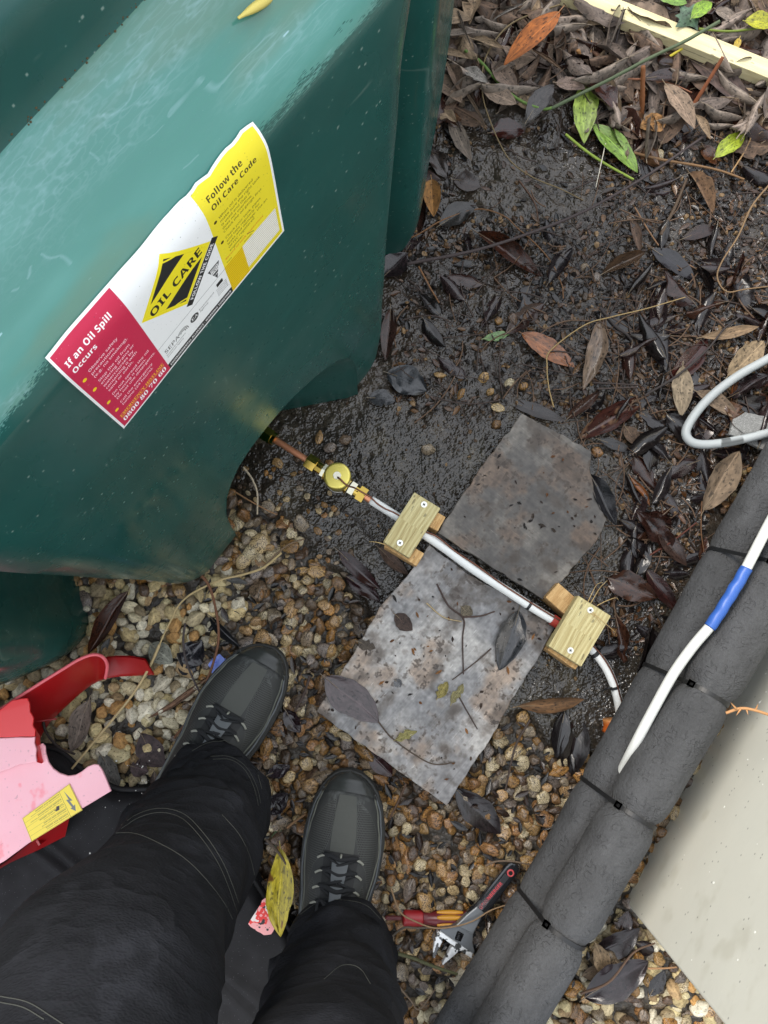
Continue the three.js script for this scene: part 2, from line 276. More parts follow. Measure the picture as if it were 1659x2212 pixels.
    let y = 262; for (const b of red) { x.fillStyle = '#f6d51c'; x.beginPath(); x.arc(52, y + 12, 13, 0, 7); x.fill(); x.fillStyle = '#ffe9ee'; for (const l of b) { x.fillText(l, 92, y); y += 37; } y += 24; }
    x.fillStyle = '#f3c42a'; x.font = 'bold 38px serif'; x.fillText('EMERGENCY HOTLINE', 36, 858, 370); x.fillRect(36, 866, 370, 4);
    x.fillStyle = '#fff'; x.font = 'bold 62px serif'; x.fillText('0800 80 70 60', 36, 928, 370);
    // middle: diamond with curved band
    const cx = 700, cy = 345, rw = 262, rh = 262;
    const dia = (k) => { x.beginPath(); x.moveTo(cx, cy - rh * k); x.lineTo(cx + rw * k, cy); x.lineTo(cx, cy + rh * k); x.lineTo(cx - rw * k, cy); x.closePath(); };
    x.fillStyle = '#f1e021'; dia(1); x.fill();
    x.save(); dia(0.86); x.clip(); x.fillStyle = '#1b1d1f'; x.fillRect(cx - rw, cy - rh, 2 * rw, 2 * rh);
    x.strokeStyle = '#f1e021'; x.lineWidth = 168; x.beginPath(); x.moveTo(cx - 330, cy + 30); x.bezierCurveTo(cx - 120, cy + 90, cx + 60, cy - 110, cx + 330, cy - 20); x.stroke();
    x.lineWidth = 10; x.beginPath(); x.moveTo(cx - 60, cy - 250); x.quadraticCurveTo(cx + 60, cy - 150, cx + 210, cy - 120); x.stroke();
    x.beginPath(); x.moveTo(cx - 200, cy + 130); x.quadraticCurveTo(cx - 60, cy + 140, cx + 40, cy + 240); x.stroke(); x.restore();
    x.fillStyle = '#141517'; x.font = 'bold 92px sans-serif'; x.textAlign = 'center'; x.save(); x.translate(cx, cy + 34); x.rotate(-0.12); x.fillText('OIL CARE', 0, 0, 430); x.restore();
    x.save(); x.translate(cx + 150, cy + 152); x.rotate(-Math.PI / 4); x.fillStyle = '#1b1d1f'; x.fillRect(-205, -26, 410, 52); x.fillStyle = '#f2f2f2'; x.font = 'bold 37px sans-serif'; x.fillText('FOLLOW THE CODE', 0, 14, 380); x.restore();
    x.fillStyle = '#2a2c2e'; x.beginPath(); x.moveTo(880, 560); x.lineTo(970, 560); x.lineTo(925, 690); x.fill(); x.strokeStyle = '#e8e8e8'; x.lineWidth = 7; for (let k = 0; k < 3; k++) { x.strokeRect(900 + k * 9, 575 + k * 12, 52 - 18 * k, 46 - 14 * k); } x.fillStyle = '#fff'; x.font = 'bold 20px sans-serif'; x.fillText('OFTEC', 926, 656, 60);
    x.fillStyle = '#55585a'; x.fillRect(A, 690, B - A, 3);
    x.textAlign = 'left'; x.fillStyle = '#222'; x.font = '54px sans-serif'; x.fillText('SEPA', 448, 800); x.font = '17px sans-serif'; x.fillText('Scottish Environment', 448, 828); x.fillText('Protection Agency', 448, 850);
    x.strokeStyle = '#333'; x.lineWidth = 5; for (let k = 0; k < 3; k++) { x.beginPath(); x.arc(600, 800, 20 + k * 11, -2.6, 0.2); x.stroke(); }
    x.beginPath(); x.arc(700, 788, 33, 0, 7); x.fillStyle = '#2c2e30'; x.fill(); x.fillStyle = '#eee'; x.font = 'bold 36px serif'; x.fillText('EA', 676, 800);
    x.fillStyle = '#333'; x.font = '22px sans-serif'; x.fillText('Environment', 744, 782); x.fillText('Agency', 744, 806);
    x.fillStyle = '#222'; x.fillRect(900, 735, 50, 34); x.font = '15px sans-serif'; for (let k = 0; k < 5; k++) x.fillText('Environment & Heritage', 888, 790 + k * 17, 84);
    x.fillStyle = '#26282a'; x.fillRect(A, 908, B - A, 58); x.fillStyle = '#eee'; x.font = 'bold 29px sans-serif'; x.fillText('ENVIRONMENTAL ALLIANCE - WORKING TOGETHER', A + 12, 948, B - A - 24);
    // yellow column
    x.fillStyle = '#3a3000'; x.font = 'bold 50px sans-serif'; x.fillText('Follow the', B + 46, 112, 330); x.fillText('Oil Care Code', B + 46, 172, 350);
    x.font = '27px sans-serif'; y = 268;
    for (const b of [['When oil is delivered', 'make sure the right tank', 'is used and that it', 'does not overflow.', 'Check the oil gauge first.'], ['Check your tank, pipes', 'and taps regularly for', 'leaks and damage. Use an', 'OFTEC registered', 'engineer.']]) { x.beginPath(); x.arc(B + 40, y - 8, 11, 0, 7); x.fill(); for (const l of b) { x.fillText(l, B + 66, y, 340); y += 34; } y += 28; }
    x.fillStyle = '#d4781a'; x.font = 'bold 24px sans-serif'; x.fillText('Record of tank inspections', B + 24, 632); x.fillStyle = '#54480a'; x.font = '20px sans-serif'; x.fillText('Date', B + 24, 668); x.fillText('Details', B + 170, 668);
    x.fillStyle = '#e9c400'; x.fillRect(B, 680, 150, h - 694); x.fillStyle = '#f0efe8'; x.fillRect(B + 150, 680, 272, 240);
    x.strokeStyle = '#8d7a10'; x.lineWidth = 3; for (let k = 0; k < 14; k++) { x.beginPath(); x.moveTo(B, 690 + k * 20); x.lineTo(w - 22, 690 + k * 20); x.stroke(); }
    x.strokeStyle = 'rgba(70,60,55,0.75)'; x.lineWidth = 5; x.beginPath(); x.moveTo(B + 200, 622); x.lineTo(B + 250, 660); x.stroke();
    // wear: grime speckles and small nicks of the print
    for (let k = 0; k < 900; k++) { const a = hash3(k, 1, 1) * w, b = hash3(k, 2, 1) * h, r = 0.6 + 2.2 * hash3(k, 3, 1); x.fillStyle = `rgba(${k % 3 ? '70,75,70' : '250,250,245'},${0.15 + 0.3 * hash3(k, 4, 1)})`; x.beginPath(); x.arc(a, b, r, 0, 7); x.fill(); }
  });
  const c4 = [[0.042, 0.616], [0.231, 0.626], [0.048, 0.739], [0.238, 0.740]];
  const lg = gridGeo(40, 24, (u, v) => { const wob = v > 0.93 ? 0.0016 * noise(u * 22, 3) * smooth(0.55, 0.8, u) : 0; const s = lerp(lerp(c4[0][0], c4[1][0], u), lerp(c4[2][0], c4[3][0], u), v), h = lerp(lerp(c4[0][1], c4[1][1], u), lerp(c4[2][1], c4[3][1], u), v) + wob; let x = s - S0; for (let k = 0; k < 6; k++) x = s - S0 - flare(x, h) * smooth(0.04, 0.2, x); const q = at(x, Math.abs(x) > 0.19 ? -0.02 * Math.pow((Math.abs(x) - 0.19) / 0.046, 2.2) : 0, h, inset(h)); const top = smooth(0.75, 1, v) * 0.0005 * (0.6 + noise(u * 9, 1)); return q.addScaledVector(TN, 0.0014 + top); });
  const lm = part('warning_label', lg, phys({ map: lab, roughness: 0.42 }), tank); lm.userData.label = 'red, white and yellow printed oil care sticker';
  // dried leaf scraps and scuffs caught on the shoulder
  const scrap = (u, v, nm, col, len, ang) => { let best = null, bd = 1e9; for (let h = 0.70; h < 0.86; h += 0.001) { const p = tw(0, -inset(h), h), d = rayDir(u, v); const k = p.clone().sub(camera.position).dot(TN) / d.dot(TN); const q = camera.position.clone().addScaledVector(d, k); if (Math.abs(q.y - h) < bd) { bd = Math.abs(q.y - h); best = q; } } return best; };
  const sl = scrap(548, 8); if (sl) { const a = sl.clone().addScaledVector(TN, 0.003); const e = TT.clone().multiplyScalar(0.016).add(V(0, -0.006, 0)); tag(part('leaf_scrap', tube([a.clone().add(e), a.clone().add(V(0.002, 0.002, 0)), a.clone().sub(e)], t => 0.0024 * Math.sin(Math.PI * clamp(t, 0.05, 0.95)) + 0.0004, 10, 6), std({ color: 0xc9b860, roughness: 0.7 })), 'small yellow scrap of leaf lying on the green tank shoulder', 'leaf'); }
}
console.log('tank', Date.now() - T0);
// ---------------------------------------------------------------- boiler casing and lagged pipes along its wall
const W0 = G(1355, 1955), W1 = G(1600, 1500), WD = W1.clone().sub(W0).normalize(), WM = V(WD.z, 0, -WD.x);   // WM points to the viewer
const bw = (tau, off, h) => V(W0.x + WD.x * tau + WM.x * off, h, W0.z + WD.z * tau + WM.z * off);
{
  const boiler = thing('boiler_casing', 'pale cream painted steel casing of an outdoor boiler behind lagged pipes', 'boiler');
  const L = 1.1, D = 0.62, HH = 0.86, r = 0.004;
  const panT = dataTex(512, 512, (u, v, i, j) => { const a = tileFbm(u, v, 5, 5), d = smooth(0.62, 0.85, tileFbm(u + 0.4, v + 0.2, 12, 4)) * 0.08; const k = 0.97 + 0.06 * (a - 0.5) - d * 0.6 - (hash3(i >> 1, j >> 1, 31) > 0.997 ? 0.25 : 0); return [k, k * (1 - d * 0.05), k * (1 - d * 0.2)]; }, true);
  const cream = phys({ color: 0xe2e2d6, map: rep(panT, 2), roughness: 0.32, roughnessMap: rep(smear, 1.5), bumpMap: rep(smear, 2), bumpScale: 0.0003, clearcoat: 0.25, clearcoatRoughness: 0.25 });
  const boxAt = (t0, t1, o0, o1, h0, h1, rad) => { const g = new RoundedBoxGeometry(t1 - t0, h1 - h0, o1 - o0, 3, rad); const m = new THREE.Matrix4().makeBasis(WD.clone().negate(), V(0, 1, 0), WM); m.setPosition(bw((t0 + t1) / 2, (o0 + o1) / 2, (h0 + h1) / 2)); g.applyMatrix4(m); return g; };
  part('side_panel', boxAt(0, L, -0.02, 0, -0.02, HH, r), cream, boiler);
  part('side_panel', boxAt(0, L, -D, -D + 0.02, -0.02, HH, r), cream, boiler);
  part('end_panel', boxAt(0.003, 0.02, -D + 0.021, -0.021, -0.02, HH - 0.002, r), cream, boiler);
  part('end_panel', boxAt(L - 0.02, L - 0.003, -D + 0.021, -0.021, -0.02, HH - 0.002, r), cream, boiler);
  part('top_panel', boxAt(-0.012, L + 0.012, -D - 0.012, 0.012, HH + 0.001, HH + 0.03, 0.008), cream, boiler);
  const spots = [];
  for (let k = 0; k < 230; k++) { const t = rr(0.01, 0.75), h = rr(0.02, 0.8), s = rr(0.0005, 0.0016) * (rnd() < 0.06 ? 2.3 : 1); const g = new THREE.SphereGeometry(1, 7, 5, 0, Math.PI * 2, 0, Math.PI / 2); g.rotateX(Math.PI / 2); g.scale(s * rr(0.7, 1.4), s * rr(0.7, 1.5), s * 0.35); const m = new THREE.Matrix4().makeBasis(WD.clone().negate(), V(0, 1, 0), WM); m.setPosition(bw(t, 0.0001, h)); g.applyMatrix4(m); spots.push(g); }
  stuff(part('paint_flecks', mergeGeometries(spots), std({ color: 0xf4f4ee, roughness: 0.4 }), boiler));
}
const foamBump = dataTex(512, 512, (u, v) => { const a = tileFbm(u, v, 34, 3), b = tileNoise(u, v, 128), c = clamp(Math.abs(tileFbm(u * 1, v + 0.3, 16, 3) - 0.5) * 14), z = smooth(0.5, 0.62, tileFbm(u + 0.2, v + 0.6, 7, 2)); return grey(0.45 * a + 0.2 * b + 0.35 * lerp(1, c, z)); });
const foamCol = dataTex(256, 256, (u, v) => { const a = tileFbm(u, v, 6, 4), b = tileNoise(u, v, 128); const k = 0.22 + 0.09 * a + 0.03 * b; return [k, k * 1.01, k * 1.03]; }, true);
const foamM = std({ map: rep(foamCol, 10, 4), bumpMap: rep(foamBump, 8, 10), bumpScale: 0.0032, roughness: 0.9 });
const tieM = std({ color: 0x17181a, roughness: 0.45 });
{
  const bundle = thing('lagged_pipe_pair', 'pair of pipes in dark grey foam lagging strapped together along the boiler wall', 'insulated pipes');
  // stations of the ties along the wall (tau)
  const ties = [[1640, 1222], [1480, 1482], [1352, 1745], [1205, 1985]].map(([u, v]) => { const d = rayDir(u, v), p0 = bw(0, 0.115, 0); const k = p0.clone().sub(camera.position).dot(WM) / d.dot(WM); const q = camera.position.clone().addScaledVector(d, k); return q.sub(p0).dot(WD); });
  const RO = tau => lerp(0.127, 0.100, clamp((tau + 0.25) / 0.7)), RH = 0.135, LO = tau => 0.138 + 0.012 * clamp(-tau / 0.3), LH = 0.066;
  const pinch = (tau, k, shift) => { let f = 1; for (const t of ties) f -= k * Math.exp(-Math.pow((tau - t - shift) / 0.013, 2)); for (let i = 0; i < ties.length; i++) f += 0.02 * Math.cos((tau - ties[i]) * 22) * Math.exp(-Math.pow((tau - ties[i]) / 0.1, 2)); return f; };
  const mk = (name, off, h, r, k, ph) => {
    const t0 = -0.55, t1 = 1.0, pts = []; for (let i = 0; i <= 12; i++) { const t = lerp(t0, t1, i / 12); pts.push(bw(t, off(t), h + 0.002 * Math.sin(t * 9 + ph))); }
    const n = 64, seg = 330;
    const g = gridGeo(n, seg, (u, v) => { const t = lerp(t0, t1, v), a = u * Math.PI * 2; const rad = r * pinch(t, k, 0) + 0.0005 * noise(Math.cos(a) * 4 + ph, Math.sin(a) * 4, t * 40) + 0.0003 * noise(Math.cos(a) * 12 + ph, Math.sin(a) * 12, t * 130); return bw(t, off(t) + Math.cos(a) * rad, h + 0.002 * Math.sin(t * 9 + ph) + Math.sin(a) * rad); }, (u, v) => [u * 0.2, v * 1.55], false);
    return part(name, g, foamM, bundle);
  };
  mk('foam_sleeve', LO, LH, 0.0325, 0.1, 1); mk('foam_sleeve', RO, RH, 0.0375, 0.2, 4);
  // each tie: a band round both sleeves with its square head
  ties.forEach((t, i) => {
    const a = [LO(t), LH, 0.0325 * 0.92 + 0.0012], b = [RO(t), RH, 0.0375 * 0.82 + 0.0012], P = [];
    for (let k = 0; k < 64; k++) { const an = k / 64 * Math.PI * 2, c = Math.cos(an), s = Math.sin(an); const qa = [a[0] + c * a[2], a[1] + s * a[2]], qb = [b[0] + c * b[2], b[1] + s * b[2]]; P.push((qa[0] * c + qa[1] * s) > (qb[0] * c + qb[1] * s) ? qa : qb); }
    const cx = P.reduce((q, p) => q + p[0], 0) / 64, cy = P.reduce((q, p) => q + p[1], 0) / 64;
    const w = 0.0055, th = 0.0012, pos = [], idx = [];
    for (let k = 0; k < 64; k++) { const [o, h] = P[k], l = Math.hypot(o - cx, h - cy), nx = (o - cx) / l, ny = (h - cy) / l; for (const [dt, dn] of [[-w / 2, 0], [-w / 2, th], [w / 2, th], [w / 2, 0]]) { const q = bw(t + dt, o + nx * dn, h + ny * dn); pos.push(q.x, q.y, q.z); } }
    for (let k = 0; k < 64; k++) for (let e = 0; e < 4; e++) { const A = k * 4 + e, B = k * 4 + (e + 1) % 4, C2 = ((k + 1) % 64) * 4 + e, D2 = ((k + 1) % 64) * 4 + (e + 1) % 4; idx.push(A, C2, B, B, C2, D2); }
    const tie = part('cable_tie', geo(pos, idx).toNonIndexed(), tieM, bundle); tie.geometry.computeVertexNormals();
    // head: square frame standing proud of the band
    const hk = [58, 25, 27, 26][i] % 64, k0 = [8, 5, 5, 5][i], hp = P[k0], l = Math.hypot(hp[0] - cx, hp[1] - cy), nx = (hp[0] - cx) / l, ny = (hp[1] - cy) / l;
    const nrm = WM.clone().multiplyScalar(nx).add(V(0, ny, 0)), tan = new THREE.Vector3().crossVectors(nrm, WD), gs = [];
    const fr = (a0, a1, b0, b1) => { const g = new THREE.BoxGeometry(a1 - a0, 0.0048, b1 - b0); g.translate((a0 + a1) / 2, 0, (b0 + b1) / 2); gs.push(g); };
    fr(-0.0042, -0.0022, -0.0042, 0.0042); fr(0.0022, 0.0042, -0.0042, 0.0042); fr(-0.0022, 0.0022, -0.0042, -0.0024); fr(-0.0022, 0.0022, 0.0024, 0.0042);
    const hg = mergeGeometries(gs), m = new THREE.Matrix4().makeBasis(WD, nrm, tan); m.setPosition(bw(t, hp[0], hp[1]).addScaledVector(nrm, 0.003)); hg.applyMatrix4(m);
    part('tie_head', hg, tieM, tie);
  });
  // white pipe on top, dipping into the valley between the sleeves
  const wp = thing('white_plastic_pipe', 'white plastic coated pipe with blue tape lying along the foam lagging', 'pipe');
  const way = [[1745, 985, 0.185], [1668, 1120, 0.178], [1608, 1235, 0.170], [1575, 1290, 0.166], [1540, 1345, 0.160], [1498, 1395, 0.152], [1455, 1455, 0.147], [1412, 1532, 0.139], [1376, 1600, 0.128], [1345, 1662, 0.098], [1325, 1705, 0.07]].map(([u, v, h]) => G(u, v, h));
  const pr = 0.0068, pv = std({ color: 0xdadcd8, roughness: 0.38 });
  part('pipe_coating', tube(way, pr, 90, 16), pv, wp);
  const cv = new THREE.CatmullRomCurve3(way, false, 'catmullrom', 0.5), bl = []; const near = (u, v, h) => { const q = G(u, v, h); let b = 0, bd = 9; for (let k = 0; k <= 400; k++) { const d = cv.getPointAt(k / 400).distanceTo(q); if (d < bd) { bd = d; b = k / 400; } } return b; };
  const ta = near(1612, 1228, 0.17), tb = near(1528, 1352, 0.158); for (let k = 0; k <= 12; k++) bl.push(cv.getPointAt(lerp(ta, tb, k / 12)));
  const tape = part('tape_wrap', tube(bl, (t, a) => pr + 0.0012 + 0.0003 * Math.sin(t * 26 + a) + 0.0003 * noise(t * 9, a), 60, 18), std({ color: 0x3560b0, roughness: 0.4 }), wp); tape.userData.label = 'blue electrical tape wrapped round the white pipe';
}
// thorny stem against the boiler wall
{
  const st = thing('bramble_stem', 'short thorny orange brown bramble stem in front of the cream boiler wall', 'stem');
  const P = [[1568, 1540, 0.24], [1600, 1530, 0.245], [1630, 1534, 0.25], [1665, 1545, 0.25], [1720, 1560, 0.25]].map(([u, v, h]) => G(u, v, h)), c = std({ color: 0xb9895a, roughness: 0.7 });
  part('stem', tube(P, 0.0018, 24, 7), c, st);
  for (const [u, v, a, b] of [[1590, 1531, -12, -14], [1612, 1529, 4, 16], [1632, 1534, 6, -14], [1600, 1531, -10, 15]]) part('thorn', tube([G(u, v, 0.246), G(u + a * 0.6, v + b * 0.6, 0.248), G(u + a, v + b, 0.25)], t => 0.0015 * (1 - t) + 0.0001, 4, 6), c, st);
}
console.log('boiler', Date.now() - T0);
// ---------------------------------------------------------------- fuel line: copper pipe, fire valve, white coated pipe
const brass = std({ color: 0xb59a4c, metalness: 1, roughness: 0.28, roughnessMap: rep(smear, 8) });
const brassCap = phys({ color: 0xcdbf5e, metalness: 0.75, roughness: 0.34, clearcoat: 0.4, clearcoatRoughness: 0.2 });
const copper = std({ color: 0xd08f6c, metalness: 0.75, roughness: 0.36 });
const steel = std({ color: 0xb8bcc0, metalness: 1, roughness: 0.3 });
const PHt = 0.052;
const gravelTop = 0.004;
function hexAlong(a, b, r, n = 6) { const g = new THREE.CylinderGeometry(r, r, a.distanceTo(b), n, 1); const q = new THREE.Quaternion().setFromUnitVectors(V(0, 1, 0), b.clone().sub(a).normalize()); g.applyQuaternion(q); const m = a.clone().add(b).multiplyScalar(0.5); g.translate(m.x, m.y, m.z); const ng = g.toNonIndexed(); ng.computeVertexNormals(); return ng; }
{
  const line = thing('fuel_supply_line', 'copper and white coated oil pipe with round brass fire valve running from the tank outlet', 'pipe');
  const h = PHt, at = (u, v, hh = h) => G(u, v, hh);
  const pv = phys({ color: 0xe6e8e8, roughness: 0.3, map: dataTex(128, 256, (u, v, i, j) => { const s = tileFbm(u, v, 10, 3), k = s > 0.72 || hash3(i, j, 3) > 0.996 ? 0.45 : 0.97; return [k, k, k * 0.99]; }, true) });
  const st = at(583, 943), dir = at(800, 1080).sub(at(583, 943)).normalize();
  const on = (d, dy = 0) => st.clone().addScaledVector(dir, d).add(V(0, dy, 0));
  const proj = (u, v) => at(u, v).sub(st).dot(dir);
  // outlet under the tank
  part('outlet_socket', hexAlong(on(-0.17), on(-0.012), 0.0145, 20), std({ color: 0x6d6a52, metalness: 0.9, roughness: 0.4 }), line);
  part('filter_bowl', (() => { const g = new THREE.LatheGeometry([[0, -0.05], [0.016, -0.05], [0.024, -0.044], [0.026, -0.03], [0.026, 0.004], [0.022, 0.012], [0.008, 0.016], [0, 0.017]].map(p => new THREE.Vector2(...p)), 28); const p = on(-0.036, 0.002); g.translate(p.x, p.y, p.z); return g; })(), phys({ color: 0x5b5340, roughness: 0.2, metalness: 0.3 }), line);
  part('compression_nut', hexAlong(on(-0.012), on(0.004), 0.0125), brass, line);
  part('compression_nut', hexAlong(on(0.004), on(0.010), 0.0105, 16), brass, line);
  part('copper_pipe', tube([on(0.008), on(0.04), on(proj(672, 1000))], 0.0052, 16, 14), copper, line);
  const n0 = proj(664, 993), n1 = proj(690, 1011), n2 = proj(697, 1015), n3 = proj(706, 1021);
  part('compression_nut', hexAlong(on(n0), on(lerp(n0, n1, 0.75)), 0.0128), brass, line);
  part('valve_union', hexAlong(on(lerp(n0, n1, 0.75)), on(n2), 0.009, 16), brass, line);
  part('union_hexagon', hexAlong(on(n2), on(n3), 0.0115), std({ color: 0xd0cdb8, metalness: 1, roughness: 0.25 }), line);
  const vc = at(731, 1035), vr = 0.0203;
  part('valve_body', hexAlong(on(n3 - 0.002), on(proj(755, 1050)), 0.0125, 20), brass, line);
  const cap = part('valve_cap', (() => { const g = new THREE.LatheGeometry([[0, 0.021], [0.0165, 0.021], [0.0192, 0.0202], [vr, 0.0178], [vr, 0.007], [0.0197, 0.0062], [0.0197, -0.012], [0.014, -0.014], [0, -0.014]].map(p => new THREE.Vector2(...p)), 48); g.translate(vc.x, h + 0.01, vc.z); return g; })(), brassCap, line); cap.userData.label = 'round brass valve cap';
  part('valve_rim', (() => { const g = new THREE.CylinderGeometry(0.0201, 0.0201, 0.010, 40, 1, true); g.translate(vc.x, h - 0.002, vc.z); return g; })(), std({ color: 0xe4e4e0, roughness: 0.35 }), cap);
  part('capillary_gland', (() => { const g = new THREE.CylinderGeometry(0.0055, 0.0062, 0.003, 24); g.translate(vc.x, h + 0.0322, vc.z); return g; })(), std({ color: 0xe6e2cf, roughness: 0.3 }), cap);
  const m0 = proj(757, 1051), m1 = proj(768, 1058), m2 = proj(775, 1063), m3 = proj(789, 1073);
  part('union_hexagon', hexAlong(on(m0), on(m1), 0.0112), std({ color: 0xd0cdb8, metalness: 1, roughness: 0.25 }), line);
  part('valve_union', hexAlong(on(m1), on(m2), 0.0092, 16), brass, line);
  part('compression_nut', hexAlong(on(m2), on(m3), 0.0128), brass, line);
  part('copper_pipe', tube([on(m3 - 0.004), on(proj(800, 1080)), on(proj(808, 1085))], 0.0052, 8, 14), copper, line);
  const way = [[801, 1080, h], [850, 1111, h], [905, 1147, h], [960, 1184, h], [1020, 1228, h], [1085, 1270, h - 0.003], [1150, 1312, h - 0.006], [1205, 1346, h - 0.008], [1250, 1378, h - 0.01], [1281, 1406, h - 0.012], [1306, 1437, h - 0.016], [1324, 1474, h - 0.02], [1335, 1512, h - 0.026], [1340, 1546, h - 0.032]].map(([u, v, hh]) => G(u, v, hh));
  part('pipe_coating', tube(way, 0.0067, 140, 16), pv, line);
  const cv = new THREE.CatmullRomCurve3(way, false, 'catmullrom', 0.5);
  // thin copper capillary from the valve cap along the pipe
  const up = 0.0075; const capw = [[729, 1031, h + 0.034], [735, 1035, h + 0.036], [743, 1043, h + 0.035], [752, 1050, h + 0.031], [764, 1053, h + 0.024], [780, 1062, h + 0.017], [800, 1074, h + 0.012], [815, 1088, h + 0.01], [832, 1099, h + up], [856, 1110, h + up - 0.001], [915, 1146, h + up], [945, 1160, h + up], [985, 1192, h + up - 0.002], [1030, 1222, h + up - 0.002], [1085, 1262, h + up - 0.004], [1150, 1304, h + 0.001], [1205, 1338, h], [1255, 1372, h - 0.004], [1286, 1400, h - 0.006], [1311, 1432, h - 0.008], [1330, 1470, h - 0.012], [1343, 1515, h - 0.02], [1357, 1555, h - 0.03]].map(([u, v, hh]) => G(u, v, hh));
  part('capillary_tube', tube(capw, 0.0013, 160, 7), std({ color: 0x6e4a3c, metalness: 0.8, roughness: 0.4 }), line);
  const band = (u, v, hh, w, mat, nm, r = 0.0078) => { const q = G(u, v, hh); let b = 0, bd = 9; for (let k = 0; k <= 500; k++) { const d = cv.getPointAt(k / 500).distanceTo(q); if (d < bd) { bd = d; b = k / 500; } } const p = cv.getPointAt(b), t = cv.getTangentAt(b); return part(nm, hexAlong(p.clone().addScaledVector(t, -w / 2), p.clone().addScaledVector(t, w / 2), r, 18), mat, line); };
  band(1143, 1308, h - 0.006, 0.004, tieM, 'cable_tie'); band(1286, 1411, h - 0.013, 0.0055, tieM, 'cable_tie', 0.0082); band(1329, 1484, h - 0.021, 0.004, tieM, 'cable_tie');
  const rt = band(1200, 1342, h - 0.008, 0.012, std({ color: 0x9a2f22, roughness: 0.6 }), 'tape_wrap', 0.0086); rt.userData.label = 'red tape on the coated pipe';
  // loose tail of the tie
  part('tie_tail', tube([G(1328, 1484, 0.036), G(1312, 1487, 0.032), G(1300, 1493, 0.022)], 0.0012, 8, 5), tieM, line);
}
// ---------------------------------------------------------------- timber clamps
function woodTex(a, b, seedN, rings) { return dataTex(256, 256, (u, v) => { const w = tileFbm(u, v * 0.25, 4, 3) * 0.35, l = Math.sin((u * rings + w * 9 + 0.3 * tileFbm(u, v, 3, 3) * 6 + seedN) * Math.PI * 2), f = tileNoise(u, v * 0.06, 128), sp = tileFbm(u + 0.3, v, 16, 3) > 0.78 ? 0.75 : 1; const t = clamp(0.45 + 0.24 * l + 0.55 * (f - 0.5) + 0.4 * (tileFbm(u + 0.2, v + 0.1, 5, 4) - 0.5)); return [lerp(a[0], b[0], t) * sp, lerp(a[1], b[1], t) * sp, lerp(a[2], b[2], t) * sp]; }, true); }
const pineA = woodTex([0.80, 0.76, 0.57], [0.63, 0.56, 0.37], 0, 14), pineB = woodTex([0.82, 0.68, 0.47], [0.66, 0.50, 0.30], 3, 10);
const woodBump = dataTex(256, 256, (u, v) => grey(tileNoise(u, v * 0.05, 128) * 0.6 + 0.4 * tileFbm(u, v * 0.3, 10, 3)));
// box between four top corners (pixels at height h), thickness th; grain runs along edge 0 to 3
function block(c, h, th, rad = 0.0015) {
  const P = c.map(([u, v]) => G(u, v, h)), A = P[1].clone().sub(P[0]), B = P[3].clone().sub(P[0]); const cen = P.reduce((q, p) => q.add(p), V(0, 0, 0)).multiplyScalar(0.25);
  const lx = (A.length() + P[2].distanceTo(P[3])) / 2, lz = (B.length() + P[2].distanceTo(P[1])) / 2; const zd = B.clone().normalize(), xd = A.clone().addScaledVector(zd, -A.dot(zd)).normalize(), yd = V(0, 1, 0);
  if (new THREE.Vector3().crossVectors(xd, yd).dot(zd) < 0) xd.negate();
  const g = new RoundedBoxGeometry(lx, th, lz, 2, rad); const p = g.attributes.position, uv = g.attributes.uv, nn = g.attributes.normal;
  for (let i = 0; i < p.count; i++) { const ny = Math.abs(nn.getY(i)), nx = Math.abs(nn.getX(i)); uv.setXY(i, (ny > 0.6 ? p.getX(i) : nx > 0.6 ? p.getY(i) + 0.013 : p.getX(i) + p.getY(i) * 2) * 9, p.getZ(i) * 4); if (p.getY(i) > th * 0.3) p.setY(i, p.getY(i) + 0.0004 * noise(p.getX(i) * 220, p.getZ(i) * 30)); }
  const m = new THREE.Matrix4().makeBasis(xd, yd, zd); m.setPosition(cen.x, h - th / 2, cen.z); g.applyMatrix4(m); g.computeVertexNormals(); return g;
}
const woodM = std({ map: pineA, bumpMap: woodBump, bumpScale: 0.0012, roughness: 0.78 }), woodB = std({ map: pineB, bumpMap: woodBump, bumpScale: 0.0012, roughness: 0.75 });
function screwAt(u, v, h, parent) {
  const p = G(u, v, h); const g = new THREE.CylinderGeometry(0.0046, 0.0042, 0.0016, 24); g.translate(p.x, h + 0.0004, p.z); const s = part('screw_head', g, std({ color: 0xd4d4cc, metalness: 0.7, roughness: 0.35 }), parent);
  const x = [new THREE.BoxGeometry(0.0042, 0.0006, 0.0012), new THREE.BoxGeometry(0.0012, 0.00066, 0.0042)]; const cg = mergeGeometries(x); cg.rotateY(0.5); cg.translate(p.x, h + 0.0014, p.z); part('cross_recess', cg, std({ color: 0x33332f, roughness: 0.6, metalness: 0.4 }), s);
}
